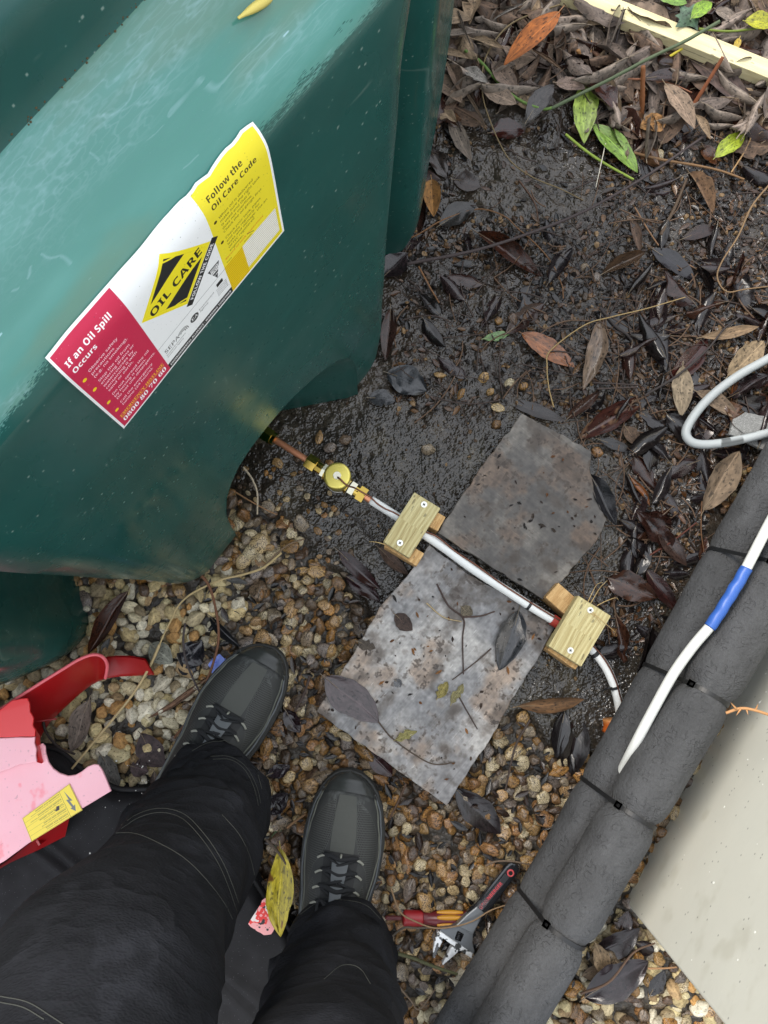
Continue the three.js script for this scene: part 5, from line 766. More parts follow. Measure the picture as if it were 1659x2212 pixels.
// leaf lying along +x from stalk to tip; o: fold, curl, bend, wave, shape, patch colour
function leafGeo(L, W, color, o = {}) {
  const { fold = 0.12, curl = 0.3, bend = 0.04, wave = 0.5, shape = 0.9, patch, amt = 0.4, sd = rnd() * 100, nu = 22, nv = 12, stalk = true, torn = 0 } = o;
  const c0 = new THREE.Color(color), c1 = patch ? new THREE.Color(patch) : c0.clone().multiplyScalar(0.62), cur = Math.max(0.02, Math.abs(curl)), cs = Math.sign(curl) || 1;
  const pt = (t, s) => {
    const tt = Math.pow(t, shape); let w = W / 2 * Math.pow(Math.sin(Math.PI * clamp(tt, 0.004, 0.996)), 0.78) * (1 + 0.07 * noise(t * 9 + sd, s > 0 ? 3 : 8)); if (torn) w *= 1 - torn * smooth(0.2, 0.8, noise(t * 7 + sd, s > 0 ? 1 : 5));
    const th = s * cur, z = w / cur * Math.sin(th), y = cs * w / cur * (1 - Math.cos(th)) + Math.abs(s) * w * Math.tan(fold);
    const zz = z, yb = bend * L * (1 - Math.pow(2 * t - 1, 2)); return V(t * L - L / 2, y + yb + wave * W * 0.06 * noise(t * 5 + sd, s * 2.2) * (0.3 + Math.abs(s)), zz + 0.05 * L * noise(sd, t * 1.2) * Math.sin(t * Math.PI));
  };
  let g = gridGeo(nv, nu, (a, b) => pt(b, a * 2 - 1), (a, b) => [b, a], false, (a, b, p) => { const n = smooth(0.5 - amt, 0.85 - amt, 0.5 + 0.5 * fbm(b * 4 + sd, a * 2.4 + sd, 0, 3)), k = 0.88 + 0.24 * hash3(Math.floor(b * 60), Math.floor(a * 20), 3); const c = patch ? smooth(0.45, 0.52, n) : n; return [lerp(c1.r, c0.r, c) * k, lerp(c1.g, c0.g, c) * k, lerp(c1.b, c0.b, c) * k]; });
  if (stalk) { const t = tube([pt(0.25, 0).add(V(0, 0.0003, 0)), pt(0.06, 0).add(V(0, 0.0003, 0)), pt(0, 0).add(V(-0.09 * L, 0.002, 0.01 * L))], 0.0007, 8, 5); const cc = c0.clone().lerp(new THREE.Color(0.5, 0.4, 0.25), 0.35), col = []; for (let i = 0; i < t.attributes.position.count; i++) col.push(cc.r, cc.g, cc.b); t.setAttribute('color', new THREE.Float32BufferAttribute(col, 3)); g = mergeGeometries([g, t]); }
  g.computeBoundingBox(); return g;
}
const Z = { 0: (x, y) => [x, y], 2: (x, y) => [829.5 + x / 2, y / 2], 5: (x, y) => [796.3 + x / 2.777, 663.6 + y / 2.777], 4: (x, y) => [464.5 + x / 3.1255, 663.6 + y / 3.1255], 6: (x, y) => [1128 + x / 2.381, 663.6 + y / 2.381], 8: (x, y) => [597.2 + x / 2.5, 1260.8 + y / 2.5], 7: (x, y) => [x / 2.5, 1194.4 + y / 2.5], 3: (x, y) => [398 + x / 3.334, 1327 + y / 3.334], 9: (x, y) => [796.3 + x / 1.923, 1725.4 + y / 1.923], w: (x, y) => [796.3 + x / 4.167, 1824.8 + y / 4.167] };
const ZS = { 0: 1, 2: 2, 5: 2.777, 4: 3.1255, 6: 2.381, 8: 2.5, 7: 2.5, 3: 3.334, 9: 1.923, w: 4.167 };
const LB = { grey: '#8f8378', tan: '#a08a70', dtan: '#7d6857', brown: '#5a3c2a', dark: '#332621', black: '#201d1f', maroon: '#37191a' };
const keys = [];
function placeLeaf(zk, x0, y0, x1, y1, w, color, kind, label, o = {}, hgt = null) {
  const q0 = G(...Z[zk]((x0 + x1) / 2, (y0 + y1) / 2), 0.01), hE = (hgt !== null ? hgt : gy(q0.x, q0.z, false) + (gz(q0.x, q0.z) > 0.5 ? 0.018 : 0.0045) + (lz(q0.x, q0.z) > 0.4 ? 0.022 : 0) + (o.lift || 0)) + 0.004;
  const a = G(...Z[zk](x0, y0), hE), b = G(...Z[zk](x1, y1), hE), L = a.distanceTo(b), W = w / ZS[zk] / 1395; const g = leafGeo(L, W, color, o); const m = new THREE.Mesh(g, leafMat[kind][Math.floor(rnd() * 3)]); m.castShadow = m.receiveShadow = true; add(m, 'leaf');
  const cx = (a.x + b.x) / 2, cz = (a.z + b.z) / 2; keys.push([cx, cz, L * 0.5, label]); m.rotation.set(0, -Math.atan2(b.z - a.z, b.x - a.x), 0); if (o.roll) m.rotateX(o.roll); if (o.pitch) m.rotateZ(o.pitch);
  const base = hgt !== null ? hgt : gy(cx, cz, false) + (gz(cx, cz) > 0.5 ? 0.018 : 0.0045); m.position.set(cx, base - g.boundingBox.min.y + (o.lift || 0) + (hgt === null && lz(cx, cz) > 0.4 ? 0.022 : 0), cz); return tag(m, label, 'leaf', o.group);
}
{
  const dry = 'dry', wet = 'wet', fr = 'fresh', R = { curl: 2.6, fold: 0, wave: 0.3 }, Q = { curl: 1.2, fold: 0.1 }, Fd = { fold: 0.75, curl: 0.3 };
  const T = [
    [2, 765, 30, 522, 262, 100, '#b56a2f', dry, 'large orange brown leaf with yellow blotches on the dry litter', { patch: '#d8b35a', amt: 0.62, bend: 0.06, curl: 0.35, lift: 0.02, nu: 34, nv: 20 }],
    [2, 205, 75, 380, 85, 80, LB.tan, dry, 'tan oval leaf against the tank end by the batten', {}], [2, 240, 140, 400, 125, 46, LB.grey, dry, 'small grey curled leaf under the tan oval leaf', Q],
    [2, 290, 0, 385, 215, 26, LB.grey, dry, 'long rolled grey leaf like a stick', R], [2, 205, 210, 370, 245, 46, LB.tan, dry, 'half rolled tan leaf touching the green tank edge', Q],
    [2, 380, 170, 520, 215, 48, LB.tan, dry, 'tan leaf under the tip of the orange leaf', Q], [2, 640, 215, 770, 300, 48, '#9a7f68', dry, 'rolled tan brown leaf below the orange leaf', R], [2, 610, 0, 470, 75, 32, '#a7a19a', dry, 'pale grey rolled leaf above the orange leaf', R],
    [2, 200, 300, 340, 430, 95, '#8a7664', dry, 'broad dull tan leaf beside the tank foot', {}], [2, 330, 340, 450, 560, 36, '#9a8470', dry, 'long rolled tan leaf at the edge of the black mud', R], [2, 280, 270, 330, 390, 62, LB.dtan, dry, 'folded brown leaf among grey litter', Fd], [2, 340, 290, 450, 350, 64, '#96918a', dry, 'grey crumpled leaf among the litter by the green stem', { wave: 1.5 }],
    [2, 470, 255, 580, 400, 84, '#857264', dry, 'tan leaf beneath the curved green stem', {}], [2, 430, 380, 575, 440, 92, '#93806f', dry, 'tan leaf with dark tip below the green stem', {}], [2, 200, 460, 390, 490, 46, LB.black, wet, 'wet black curled leaf at the tank corner', Q],
    [2, 285, 500, 380, 690, 78, '#776c61', dry, 'grey brown lance shaped leaf lying on smooth mud', { lift: 0.004 }], [2, 620, 510, 740, 350, 86, '#403b3a', wet, 'dark grey leaf under the bend of the green stem', {}],
    [2, 875, 340, 868, 610, 118, '#a4bf58', fr, 'pale green oval leaf with a black blotch', { patch: '#2a2416', amt: 0.74, sd: 31.4, lift: 0.014, nu: 34, nv: 18 }], [2, 905, 530, 1098, 740, 104, '#8db44d', fr, 'green lance shaped leaf overlapping the pale green one', { lift: 0.014, nu: 34, nv: 18 }],
    [2, 930, 480, 1145, 600, 86, LB.black, wet, 'shiny black leaf beside the green leaves', { fold: 0.35 }], [2, 1105, 545, 1225, 510, 98, '#b58752', dry, 'round tan orange leaf by the cut twigs', { shape: 1.1, wave: 1.2, lift: 0.012 }], [2, 1220, 350, 1350, 545, 92, '#a08a76', dry, 'pale brown leaf behind the slanting cut twig', { lift: 0.01 }],
    [2, 1325, 260, 1605, 480, 128, '#5f4e49', dry, 'large dark brown leaf in front of the batten', { lift: -0.012, fold: 0.1 }], [2, 1460, 640, 1590, 525, 78, '#a9bd33', fr, 'yellow green leaf with a white green tip', { patch: '#8fc79a', amt: 0.5, lift: 0.012 }], [2, 1380, 620, 1440, 705, 72, '#5c3a24', wet, 'brown leaf scrap below the yellow green leaf', { torn: 0.5 }],
    [2, 1320, 740, 1425, 920, 74, '#8f7156', dry, 'folded tan leaf standing on edge in the mud', { fold: 0.9 }], [2, 405, 1000, 680, 1190, 98, '#43200f', wet, 'shiny red brown folded leaf crossed by a dark twig', { fold: 0.55, curl: 0.6 }], [2, 300, 770, 420, 800, 96, '#33231c', wet, 'dark round leaf near the tank with an orange spot', { patch: '#6e3716', amt: 0.75 }],
    [2, 205, 768, 215, 932, 86, '#a5773f', dry, 'tan ochre cupped leaf standing by the tank foot', { fold: 0.5, lift: 0.006 }], [2, 460, 570, 610, 560, 104, '#3a1a14', wet, 'dark red brown leaf sunk in the mud edge', {}], [2, 745, 345, 875, 370, 72, '#8f7c72', dry, 'pale brown leaf behind the green leaf stalk', {}], [2, 895, 300, 1010, 460, 96, '#401f16', wet, 'dark red leaf right of the pale green leaf', {}],
    [2, 0, 1190, 100, 1090, 112, '#31272a', wet, 'dark leaf at the foot of the tank panel', {}], [2, 945, 1180, 1130, 1085, 62, '#54402e', wet, 'brown leaf edge curling out of the mud', { fold: 0.8 }], [2, 1070, 930, 1110, 1090, 56, '#6b5648', dry, 'brown rolled leaf near the long dark twig', Q], [2, 1290, 1030, 1455, 985, 62, '#33201c', wet, 'dark maroon leaf in the black litter', {}], [2, 1160, 1070, 1345, 1205, 92, '#27242a', wet, 'blackened wet leaf under thin roots', {}],
    [2, 195, 640, 275, 765, 84, '#3a302c', wet, 'dark crumpled leaf beside the tank wall', { wave: 1.5 }], [2, 240, 970, 400, 880, 104, '#2c2826', wet, 'black flat leaf near the thin root by the tank', {}], [2, 1130, 330, 1330, 310, 62, '#3a2a28', wet, 'dark leaf between the cut twigs and batten', {}], [2, 1130, 55, 1245, 70, 64, LB.tan, dry, 'tan leaf beyond the batten next to ivy', {}],
    [2, 1190, -10, 1310, 12, 74, '#7fa84a', fr, 'green leaf tip beyond the batten', { lift: 0.02 }], [2, 1335, 65, 1425, -5, 66, '#8fb830', fr, 'bright green leaf above the ivy', { lift: 0.03 }], [2, 1560, 90, 1690, 110, 92, '#b6b81e', fr, 'yellow and green mottled leaf beyond the batten end', { patch: '#5b8f2a', amt: 0.5, lift: 0.02 }], [2, 1545, 150, 1522, 210, 30, '#d0b440', fr, 'small yellow pointed leaf against the batten', { lift: 0.015 }], [2, 1430, 40, 1520, 90, 60, LB.grey, dry, 'grey brown leaf right of the ivy', {}], [2, 1350, 490, 1415, 595, 52, LB.tan, dry, 'narrow tan leaf below the slanting cut twig', Q], [2, 195, 150, 240, 200, 42, '#7fb84a', fr, 'small bright green leaf piece at the tank wall', {}],
    [5, 690, 185, 855, 150, 62, '#7fa56a', fr, 'small green leaf half sunk in black mud', { torn: 0.3 }], [5, 918, 150, 1240, 355, 135, '#a0653c', wet, 'glossy orange brown leaf on the mud above the dark board', { patch: '#5c3620', amt: 0.5, nu: 30, nv: 16 }], [5, 1390, 70, 1290, 490, 125, '#84705f', wet, 'grey brown lance leaf with long tip beside the orange one', { fold: 0.25, nu: 30 }], [5, 830, 560, 1185, 680, 84, '#2d2422', wet, 'black leaf along the corner of the dark board', {}], [5, 1255, 785, 1660, 540, 135, '#4c2b24', wet, 'long glossy maroon leaf with a pale fold behind the dark board', { fold: 0.6, patch: '#8a6a52', amt: 0.2, nu: 30 }], [5, 1190, 670, 1390, 500, 72, '#4c342a', wet, 'brown folded leaf behind the long maroon leaf', { fold: 0.6 }],
    [5, 110, 390, 350, 500, 190, '#3c3f44', wet, 'broad grey wet leaf flattened on mud near the tank arch', { wave: 0.9 }], [5, 0, 540, 160, 560, 110, '#3a3c40', wet, 'flat grey leaf scrap beside the tank foot', { torn: 0.4 }], [5, 130, 5, 100, 315, 96, '#46322c', wet, 'brown lance leaf upright against the tank corner', { fold: 0.4 }], [5, 1330, 1000, 1490, 1305, 115, '#242428', wet, 'black folded leaf over the ragged edge of the dark board', { fold: 0.6, lift: 0.012 }], [5, 1540, 710, 1610, 830, 92, '#6f5a48', dry, 'brown leaf scrap right of the dark board', { torn: 0.3 }], [5, 1385, 790, 1600, 870, 62, '#211c1c', wet, 'narrow black leaf right of the dark board corner', {}], [5, 60, 1440, 240, 1605, 72, '#66544a', dry, 'grey brown leaf tucked against the first timber clamp', { fold: 0.35 }],
    [4, 830, 1640, 1115, 1905, 104, '#2f1315', wet, 'upper maroon leaf of a glossy pair by the pale board', { fold: 0.4 }], [4, 880, 1810, 1115, 1990, 104, '#2b1518', wet, 'lower maroon leaf of a glossy pair by the pale board', { fold: 0.3 }],
    [6, 925, 150, 1225, 95, 64, '#a08668', dry, 'tan lance leaf above the loop of cable', { lift: 0.01 }], [6, 1060, 350, 1250, 170, 135, '#b39d7d', dry, 'cream and tan torn leaf under the cable loop', { torn: 0.3, lift: 0.008 }], [6, 830, 300, 820, 560, 115, '#a3937b', dry, 'pale tan leaf left of the cable bend', { lift: 0.006 }], [6, 900, 430, 1120, 570, 84, '#8f7c68', dry, 'tan leaf inside the cable loop', { fold: 0.4, lift: 0.006 }], [6, 760, 380, 960, 160, 112, '#45221d', wet, 'glossy maroon leaf left of the cream torn leaf', {}], [6, 1080, 470, 1110, 370, 46, '#a8632a', dry, 'small orange curled leaf inside the cable loop', Q],
    [6, 930, 1045, 1115, 740, 145, '#8f7c66', dry, 'large tan crumpled leaf near the gravel patch by the lagging', { fold: 0.4, wave: 1.6, lift: 0.008 }], [6, 1170, 1000, 1245, 765, 46, '#95705a', dry, 'rolled brown leaf against the foam lagging', R], [6, 1060, 1085, 1180, 1000, 115, '#4a2c20', wet, 'dark brown veined leaf beside the foam lagging', {}], [6, 700, 1130, 850, 1330, 92, '#4a3a34', wet, 'brown leaf in wet litter right of the dark board', { fold: 0.3 }], [6, 640, 1345, 800, 1572, 84, '#38211f', wet, 'glossy maroon lance leaf near the foam lagging', { fold: 0.3, lift: 0.006 }], [6, 930, 1335, 950, 1175, 52, '#4c2c1e', wet, 'small red brown leaf beside the foam lagging', {}], [6, 560, 870, 660, 1020, 44, '#8a5428', wet, 'narrow orange brown leaf strip in black litter', Q],
    [0, 1120, 1526, 1264, 1511, 46, '#81603f', dry, 'large tan half rolled leaf at the edge of the pale board', { curl: 1.5, fold: 0, lift: 0.006, nu: 30, nv: 18 }], [8, 1560, 690, 1515, 945, 96, LB.black, wet, 'narrow black leaf on gravel below the tan rolled leaf', {}], [8, 1650, 730, 1580, 1065, 150, '#231c1d', wet, 'wide black glossy leaf against the foam lagging', { fold: 0.35 }],
    [8, 1310, 145, 1205, 468, 145, '#414348', wet, 'dark grey veined leaf lying on the pale board', { fold: 0.16, nu: 30, nv: 16 }, BBh], [8, 262, 505, 552, 752, 178, '#54474a', wet, 'flat dull purple brown leaf stuck on the pale board edge', { fold: 0.02, curl: 0.05, wave: 0.2, bend: 0.005, nu: 30, nv: 16 }, BBh + 0.001], [8, 640, 165, 735, 252, 84, '#4f3f38', dry, 'small brown leaf on the pale board', { fold: 0.05, wave: 0.3 }, BBh + 0.0005], [8, 435, 310, 535, 350, 66, '#5e554b', dry, 'small grey leaf scrap on the pale board edge', { torn: 0.4, fold: 0.05 }, BBh + 0.0005], [8, 868, 620, 925, 530, 58, '#a59a5a', dry, 'cream and olive leaf scrap in the middle of the pale board', { torn: 0.5, wave: 1.6, patch: '#d8d4c4', amt: 0.4 }, BBh], [8, 945, 650, 1010, 540, 50, '#9a9468', dry, 'olive leaf scrap next to the cream one', { torn: 0.4, wave: 1.4 }, BBh], [8, 642, 845, 760, 798, 56, '#a8a266', dry, 'olive and white leaf scrap near the lower board edge', { torn: 0.4, patch: '#dcd8c8', amt: 0.4, wave: 1.3 }, BBh], [8, 640, 520, 672, 560, 44, '#6a6c70', wet, 'tiny grey leaf on the pale board', {}, BBh], [8, 1000, 125, 1060, 170, 66, '#7d7462', dry, 'dull olive leaf scrap by the twig on the pale board', { torn: 0.4 }, BBh],
    [8, 970, 1110, 1212, 1352, 152, '#2a2325', wet, 'glossy black leaf below the corner of the pale board', { fold: 0.3 }], [8, 500, 910, 625, 1045, 92, '#38191b', wet, 'dark red leaf under the lower edge of the pale board', {}], [8, 45, 680, 130, 805, 84, '#2b1e22', wet, 'purple black leaf between the shoe and pale board', { wave: 1.4 }], [3, 600, 1160, 762, 1095, 96, '#332a30', wet, 'purple black leaf between the two shoes', { wave: 1.2 }], [3, 600, 1435, 742, 1285, 135, '#2d282d', wet, 'dark crumpled leaf between the two shoes', { wave: 1.4 }], [3, 690, 1550, 640, 1690, 80, '#3a4f22', fr, 'dark green leaf beside the trouser leg', {}],
    [3, 690, 1690, 690, 2330, 180, '#d6c433', fr, 'yellow green leaf with brown spots between the legs', { patch: '#8a5a1e', amt: 0.3, fold: 0.12, sd: 15.7, nu: 44, nv: 24 }, 0.047],
    [7, 690, 205, 470, 548, 96, '#4e2c1d', wet, 'brown folded leaf standing by the tank wall', { fold: 0.7, lift: 0.004 }], [7, 480, 795, 378, 1078, 115, '#887d73', dry, 'grey tan lance leaf on pale gravel', { lift: 0.003, nu: 30 }], [7, 1130, 670, 795, 895, 74, '#8f6e57', dry, 'rolled tan leaf with a hole pointing at the shoe', { curl: 2.2, fold: 0, lift: 0.004, nu: 30 }], [7, 810, 490, 930, 595, 115, '#93968a', dry, 'pale grey green round leaf on the gravel', { wave: 1.2 }], [7, 760, 975, 890, 1155, 145, '#544748', dry, 'purple grey crumpled leaf beside the shoe', { wave: 1.6, torn: 0.3 }], [7, 540, 1088, 640, 1265, 104, '#757470', dry, 'grey crumpled leaf at the notch of the pink panel', { wave: 1.6 }], [7, 1130, 340, 1300, 510, 52, '#202226', wet, 'black folded strip of leaf above the shoe toe', { fold: 0.9 }], [7, 1215, 140, 1335, 165, 44, '#6c6d6c', dry, 'grey narrow leaf on gravel near the tank corner', Q], [7, 545, 545, 590, 460, 46, '#77797a', dry, 'grey leaf edge beside the brown folded leaf', Q], [7, 990, 620, 1090, 470, 150, '#2b2a31', wet, 'blue black decayed leaf on gravel by the shoe', { wave: 1.6, torn: 0.4 }], [7, 960, 600, 1060, 640, 90, '#35343a', wet, 'decayed black leaf scrap beside the blue scrap', { wave: 1.6, torn: 0.4 }], [7, 700, 1150, 800, 1180, 90, '#57484a', dry, 'torn purple leaf below the crumpled one', { torn: 0.5, wave: 1.5 }], [7, 830, 1180, 850, 1300, 56, '#6a5c56', dry, 'narrow grey leaf at the bag edge', Q],
    [9, 945, 605, 990, 740, 66, '#a68f70', dry, 'tan upright leaf behind the lowest cable tie', { fold: 0.4, lift: 0.01 }], [9, 900, 830, 1165, 680, 135, '#2e2429', wet, 'large glossy black leaf below the boiler corner', { fold: 0.2, lift: 0.01, nu: 30 }], [9, 930, 660, 1130, 540, 96, '#2a2022', wet, 'dark leaf at the foot of the boiler corner', {}], [9, 1170, 825, 1235, 715, 56, '#2c2a2c', wet, 'small black leaf right of the large glossy one', {}], [9, 1050, 560, 1080, 470, 60, '#3a2a28', wet, 'dark leaf between lagging and boiler', {}], [9, 890, 740, 960, 700, 60, '#8c7a66', dry, 'tan leaf scrap against the lagging', Q], [9, 1110, 600, 1190, 640, 70, '#2c2020', wet, 'dark folded leaf along the boiler foot', Q],
  ];
  for (const [zk, x0, y0, x1, y1, w, c, k, lab, o, hh] of T) placeLeaf(zk, x0, y0, x1, y1, w, c, k, lab, o, hh === undefined ? null : hh);
  // ivy leaf
  { const sh = [[0, 0], [0.2, 0.28], [0.55, 0.42], [0.34, 0.55], [0.36, 0.72], [0.16, 0.72], [0, 1], [-0.16, 0.72], [-0.36, 0.72], [-0.34, 0.55], [-0.55, 0.42], [-0.2, 0.28]]; const S = new THREE.Shape(); const P = sh.map(([a, b]) => new THREE.Vector2(a * 0.055, b * 0.055)); S.setFromPoints(new THREE.SplineCurve([...P, P[0]]).getPoints(60)); const g = new THREE.ShapeGeometry(S, 12); g.rotateX(-Math.PI / 2); const q = g.attributes.position, u = [], c = []; for (let i = 0; i < q.count; i++) { u.push(-q.getZ(i) / 0.055, 0.5 + q.getX(i) / 0.06); q.setY(i, 0.004 * noise(q.getX(i) * 60, q.getZ(i) * 60)); c.push(0.10, 0.18, 0.11); } g.setAttribute('uv', new THREE.Float32BufferAttribute(u, 2)); g.setAttribute('color', new THREE.Float32BufferAttribute(c, 3)); g.computeVertexNormals(); const m = part('ivy_leaf', g, leafMat.fresh[0]); const p = G(1510, 62, 0.06); m.position.copy(p); m.rotation.y = 0.6; tag(m, 'lobed blue green ivy leaf beyond the batten', 'leaf');
    const st = tube([p, p.clone().add(V(0.06, -0.005, 0.0)), p.clone().add(V(0.16, -0.01, -0.02))], 0.0018, 10, 6); tag(part('ivy_vine', st, std({ color: 0x6a7a2a, roughness: 0.6 })), 'green ivy stem beyond the batten', 'stem'); }
  // random litter: shared shapes, one object per leaf
  const kinds = {
    dry: { m: dry, cols: [LB.grey, LB.tan, '#8a7869', '#94857a', '#a89277', '#7d7068', '#6d5848', '#9b8d82'], words: ['grey', 'tan', 'brown', 'grey', 'tan', 'grey', 'brown', 'grey'] }, brown: { m: wet, cols: ['#4a3024', '#3c2620', '#5a4030', '#33221e', '#6a4c36'], words: ['brown', 'dark brown', 'brown', 'dark brown', 'brown'] }, black: { m: wet, cols: ['#231e1e', '#2a2426', '#1c1a1d', '#35292a'], words: ['black', 'black', 'black', 'dark maroon'] },
  };
  const pool = {}; for (const k in kinds) pool[k] = Array.from({ length: 16 }, (_, i) => { const ci = Math.floor(rnd() * kinds[k].cols.length), curl = pick([0.3, 0.5, 0.9, 1.4, 2.4, -0.5]), fold = pick([0.03, 0.08, 0.15, 0.3, 0.6]), torn = rnd() < 0.5 ? rr(0.3, 0.75) : 0; const g = leafGeo(0.085, 0.085 * rr(0.24, 0.56), kinds[k].cols[ci], { curl, fold, bend: rr(-0.03, 0.06), wave: rr(0.5, 2.6), torn, shape: rr(0.65, 1.35), nu: 16, nv: 8 }); g.userData.look = `${torn ? 'torn ' : ''}${kinds[k].words[ci]}${curl > 2 ? ' rolled' : curl > 0.8 ? ' curled' : fold > 0.25 ? ' folded' : ' flat'}`; return g; });
  const scatter = (n, uv, kind, label, group, lift, len, asStuff) => {
    const list = [];
    for (let k = 0; k < n; k++) {
      let [u, v] = uv(), p = G(u, v, 0.01); for (let q = 0; q < 12 && !asStuff && keys.some(([x, z, r]) => Math.hypot(p.x - x, p.z - z) < r); q++) { [u, v] = uv(); p = G(u, v, 0.01); } const s = rr(len[0], len[1]) / 0.085, g = pick(pool[kind]), m = new THREE.Mesh(g, leafMat[kinds[kind].m][Math.floor(rnd() * 3)]); m.castShadow = m.receiveShadow = true;
      const tilt = lift * 12; let flip = false; m.rotation.set(0, rr(0, 6.28), 0); if (rnd() < 0.55) { m.rotateX(Math.PI); flip = true; } m.rotateX(rr(-tilt, tilt)); m.rotateZ(rr(-tilt, tilt)); m.scale.setScalar(s); m.position.set(p.x, gy(p.x, p.z, false) + 0.002 + (flip ? g.boundingBox.max.y : -g.boundingBox.min.y) * s * 0.8 + rr(0, lift), p.z);
      if (asStuff) list.push(m); else { add(m, 'leaf'); let bd = 9, bk = null; for (const q of keys) { const d = Math.hypot(p.x - q[0], p.z - q[1]); if (d < bd) { bd = d; bk = q; } }
        const l2 = `${s < 0.75 ? 'small ' : s > 1.08 ? 'large ' : ''}${kind === 'dry' ? 'dry' : 'wet'} ${g.userData.look} leaf ${bd < 0.05 ? 'overlapping' : 'near'} the ${bk[3]}`; tag(m, l2.split(' ').length <= 16 ? l2 : label, 'leaf', group); }
    }
    return list;
  };
  const inTop = () => { for (;;) { const u = rr(925, 1700), v = rr(-60, 330); const lim = 250 + 50 * Math.sin(u * 0.02) + (u > 1350 ? 60 : 0); if (v < lim && !(u > 1010 && u < 1230 && v > 225)) return [u, v]; } };
  const inMud = () => { for (;;) { const u = rr(850, 1700), v = rr(270, 900); if (u < 1300 && v > 280 && v < 470 && u > 980) { if (rnd() > 0.12) continue; } if (u < 1130 && v > 560 && rnd() > 0.35) continue; return [u, v]; } };
  const inRight = () => { for (;;) { const u = rr(1290, 1680), v = rr(560, 1420); if (u + 0.62 * v < 2350 - 260 && u < 1330) continue; if (v > 1100 && u > 1830 - 0.36 * v + 100) continue; return [u, v]; } };
  const base = [...scatter(300, inTop, 'dry', '', '', 0.014, [0.05, 0.1], true), ...scatter(90, inTop, 'brown', '', '', 0.006, [0.05, 0.1], true), ...scatter(22, inMud, 'black', '', '', 0.002, [0.04, 0.08], true), ...scatter(36, inRight, 'black', '', '', 0.003, [0.04, 0.08], true)];
  const merged = new THREE.Group(); const byM = new Map(); for (const m of base) { m.updateMatrix(); const g = m.geometry.clone().applyMatrix4(m.matrix); if (!byM.has(m.material)) byM.set(m.material, []); byM.get(m.material).push(g); }
  add(merged, 'leaf_litter'); stuff(merged); tag(merged, 'dense lower layer of dead leaves beneath the loose ones', 'leaf litter'); for (const [M, gs] of byM) { const q = part('litter_layer', mergeGeometries(gs), M, merged); stuff(q); }
  scatter(85, inTop, 'dry', 'dry grey tan curled leaf in the litter near the batten', 'fallen leaves on the mud and litter', 0.03, [0.05, 0.105]);
  scatter(22, inTop, 'brown', 'damp brown leaf in the litter near the batten', 'fallen leaves on the mud and litter', 0.022, [0.05, 0.1]);
  scatter(8, inMud, 'black', 'wet black leaf pressed into the dark mud', 'fallen leaves on the mud and litter', 0.004, [0.045, 0.085]); scatter(8, inMud, 'brown', 'wet brown leaf pressed into the dark mud', 'fallen leaves on the mud and litter', 0.005, [0.05, 0.085]);
  scatter(24, inRight, 'black', 'wet black leaf in the litter between boards and cable', 'fallen leaves on the mud and litter', 0.008, [0.045, 0.085]); scatter(18, inRight, 'brown', 'wet brown leaf in the litter between boards and cable', 'fallen leaves on the mud and litter', 0.01, [0.05, 0.09]);
  // fragments: bits of leaf and bark too small and many to count
  const fg = [0, 1, 2].map(k => { const g = leafGeo(0.012, 0.006, '#ffffff', { stalk: false, nu: 4, nv: 3, curl: 0.6, torn: 0.4, sd: k * 9 }); return g; });
  const frag = (n, where, cols, mat, name, label, sz) => fg.forEach((g, gi) => { const N = Math.round(n / 3), im = new THREE.InstancedMesh(g, mat, N), o = new THREE.Object3D(); for (let i = 0; i < N; i++) { const p = where(); o.position.copy(p); o.rotation.set(rr(-0.3, 0.3), rr(0, 6.28), rr(-0.3, 0.3)); const s = rr(...sz); o.scale.set(s * rr(0.7, 1.6), s, s); o.updateMatrix(); im.setMatrixAt(i, o.matrix); im.setColorAt(i, new THREE.Color(pick(cols)).multiplyScalar(rr(0.6, 1.1))); } im.castShadow = im.receiveShadow = true; add(im, name); stuff(im); tag(im, label, 'debris'); });
  const gp = f => () => { const p = G(...f(), 0); p.y = gy(p.x, p.z) + 0.0015; return p; };
  frag(2600, gp(inMud), ['#2a2220', '#45311f', '#1f1b1b', '#5c4230', '#2e2622', '#7a5a3a'], leafMat.wet[0], 'leaf_fragments', 'tiny dark leaf fragments strewn over the mud', [0.5, 1.6]); frag(1500, gp(inRight), ['#2a2220', '#45311f', '#1f1b1b', '#6a4628', '#7a6048'], leafMat.wet[1], 'leaf_fragments', 'tiny dark leaf fragments between boards and lagging', [0.5, 1.5]);
  frag(500, gp(inTop), ['#7a6a58', '#4a3a2e', '#94806a'], leafMat.dry[0], 'leaf_fragments', 'crumbled dry leaf bits among the litter', [0.6, 1.8]);
  { // crumbs of soil and grit
    const g0 = new THREE.IcosahedronGeometry(1, 1), pp = g0.attributes.position; for (let i = 0; i < pp.count; i++) { const x = pp.getX(i), y = pp.getY(i), z = pp.getZ(i), r = 1 + 0.35 * noise(x * 2 + 4, y * 2, z * 2); pp.setXYZ(i, x * r * 1.2, y * r * 0.7, z * r); } g0.computeVertexNormals();
    const N = 7000, im = new THREE.InstancedMesh(g0, phys({ roughness: 0.28, bumpMap: rep(smear, 2), bumpScale: 0.001 }), N), o = new THREE.Object3D(), cs = ['#1f1713', '#2c2119', '#171210', '#40301f', '#5a452e', '#211a16', '#7d6444'];
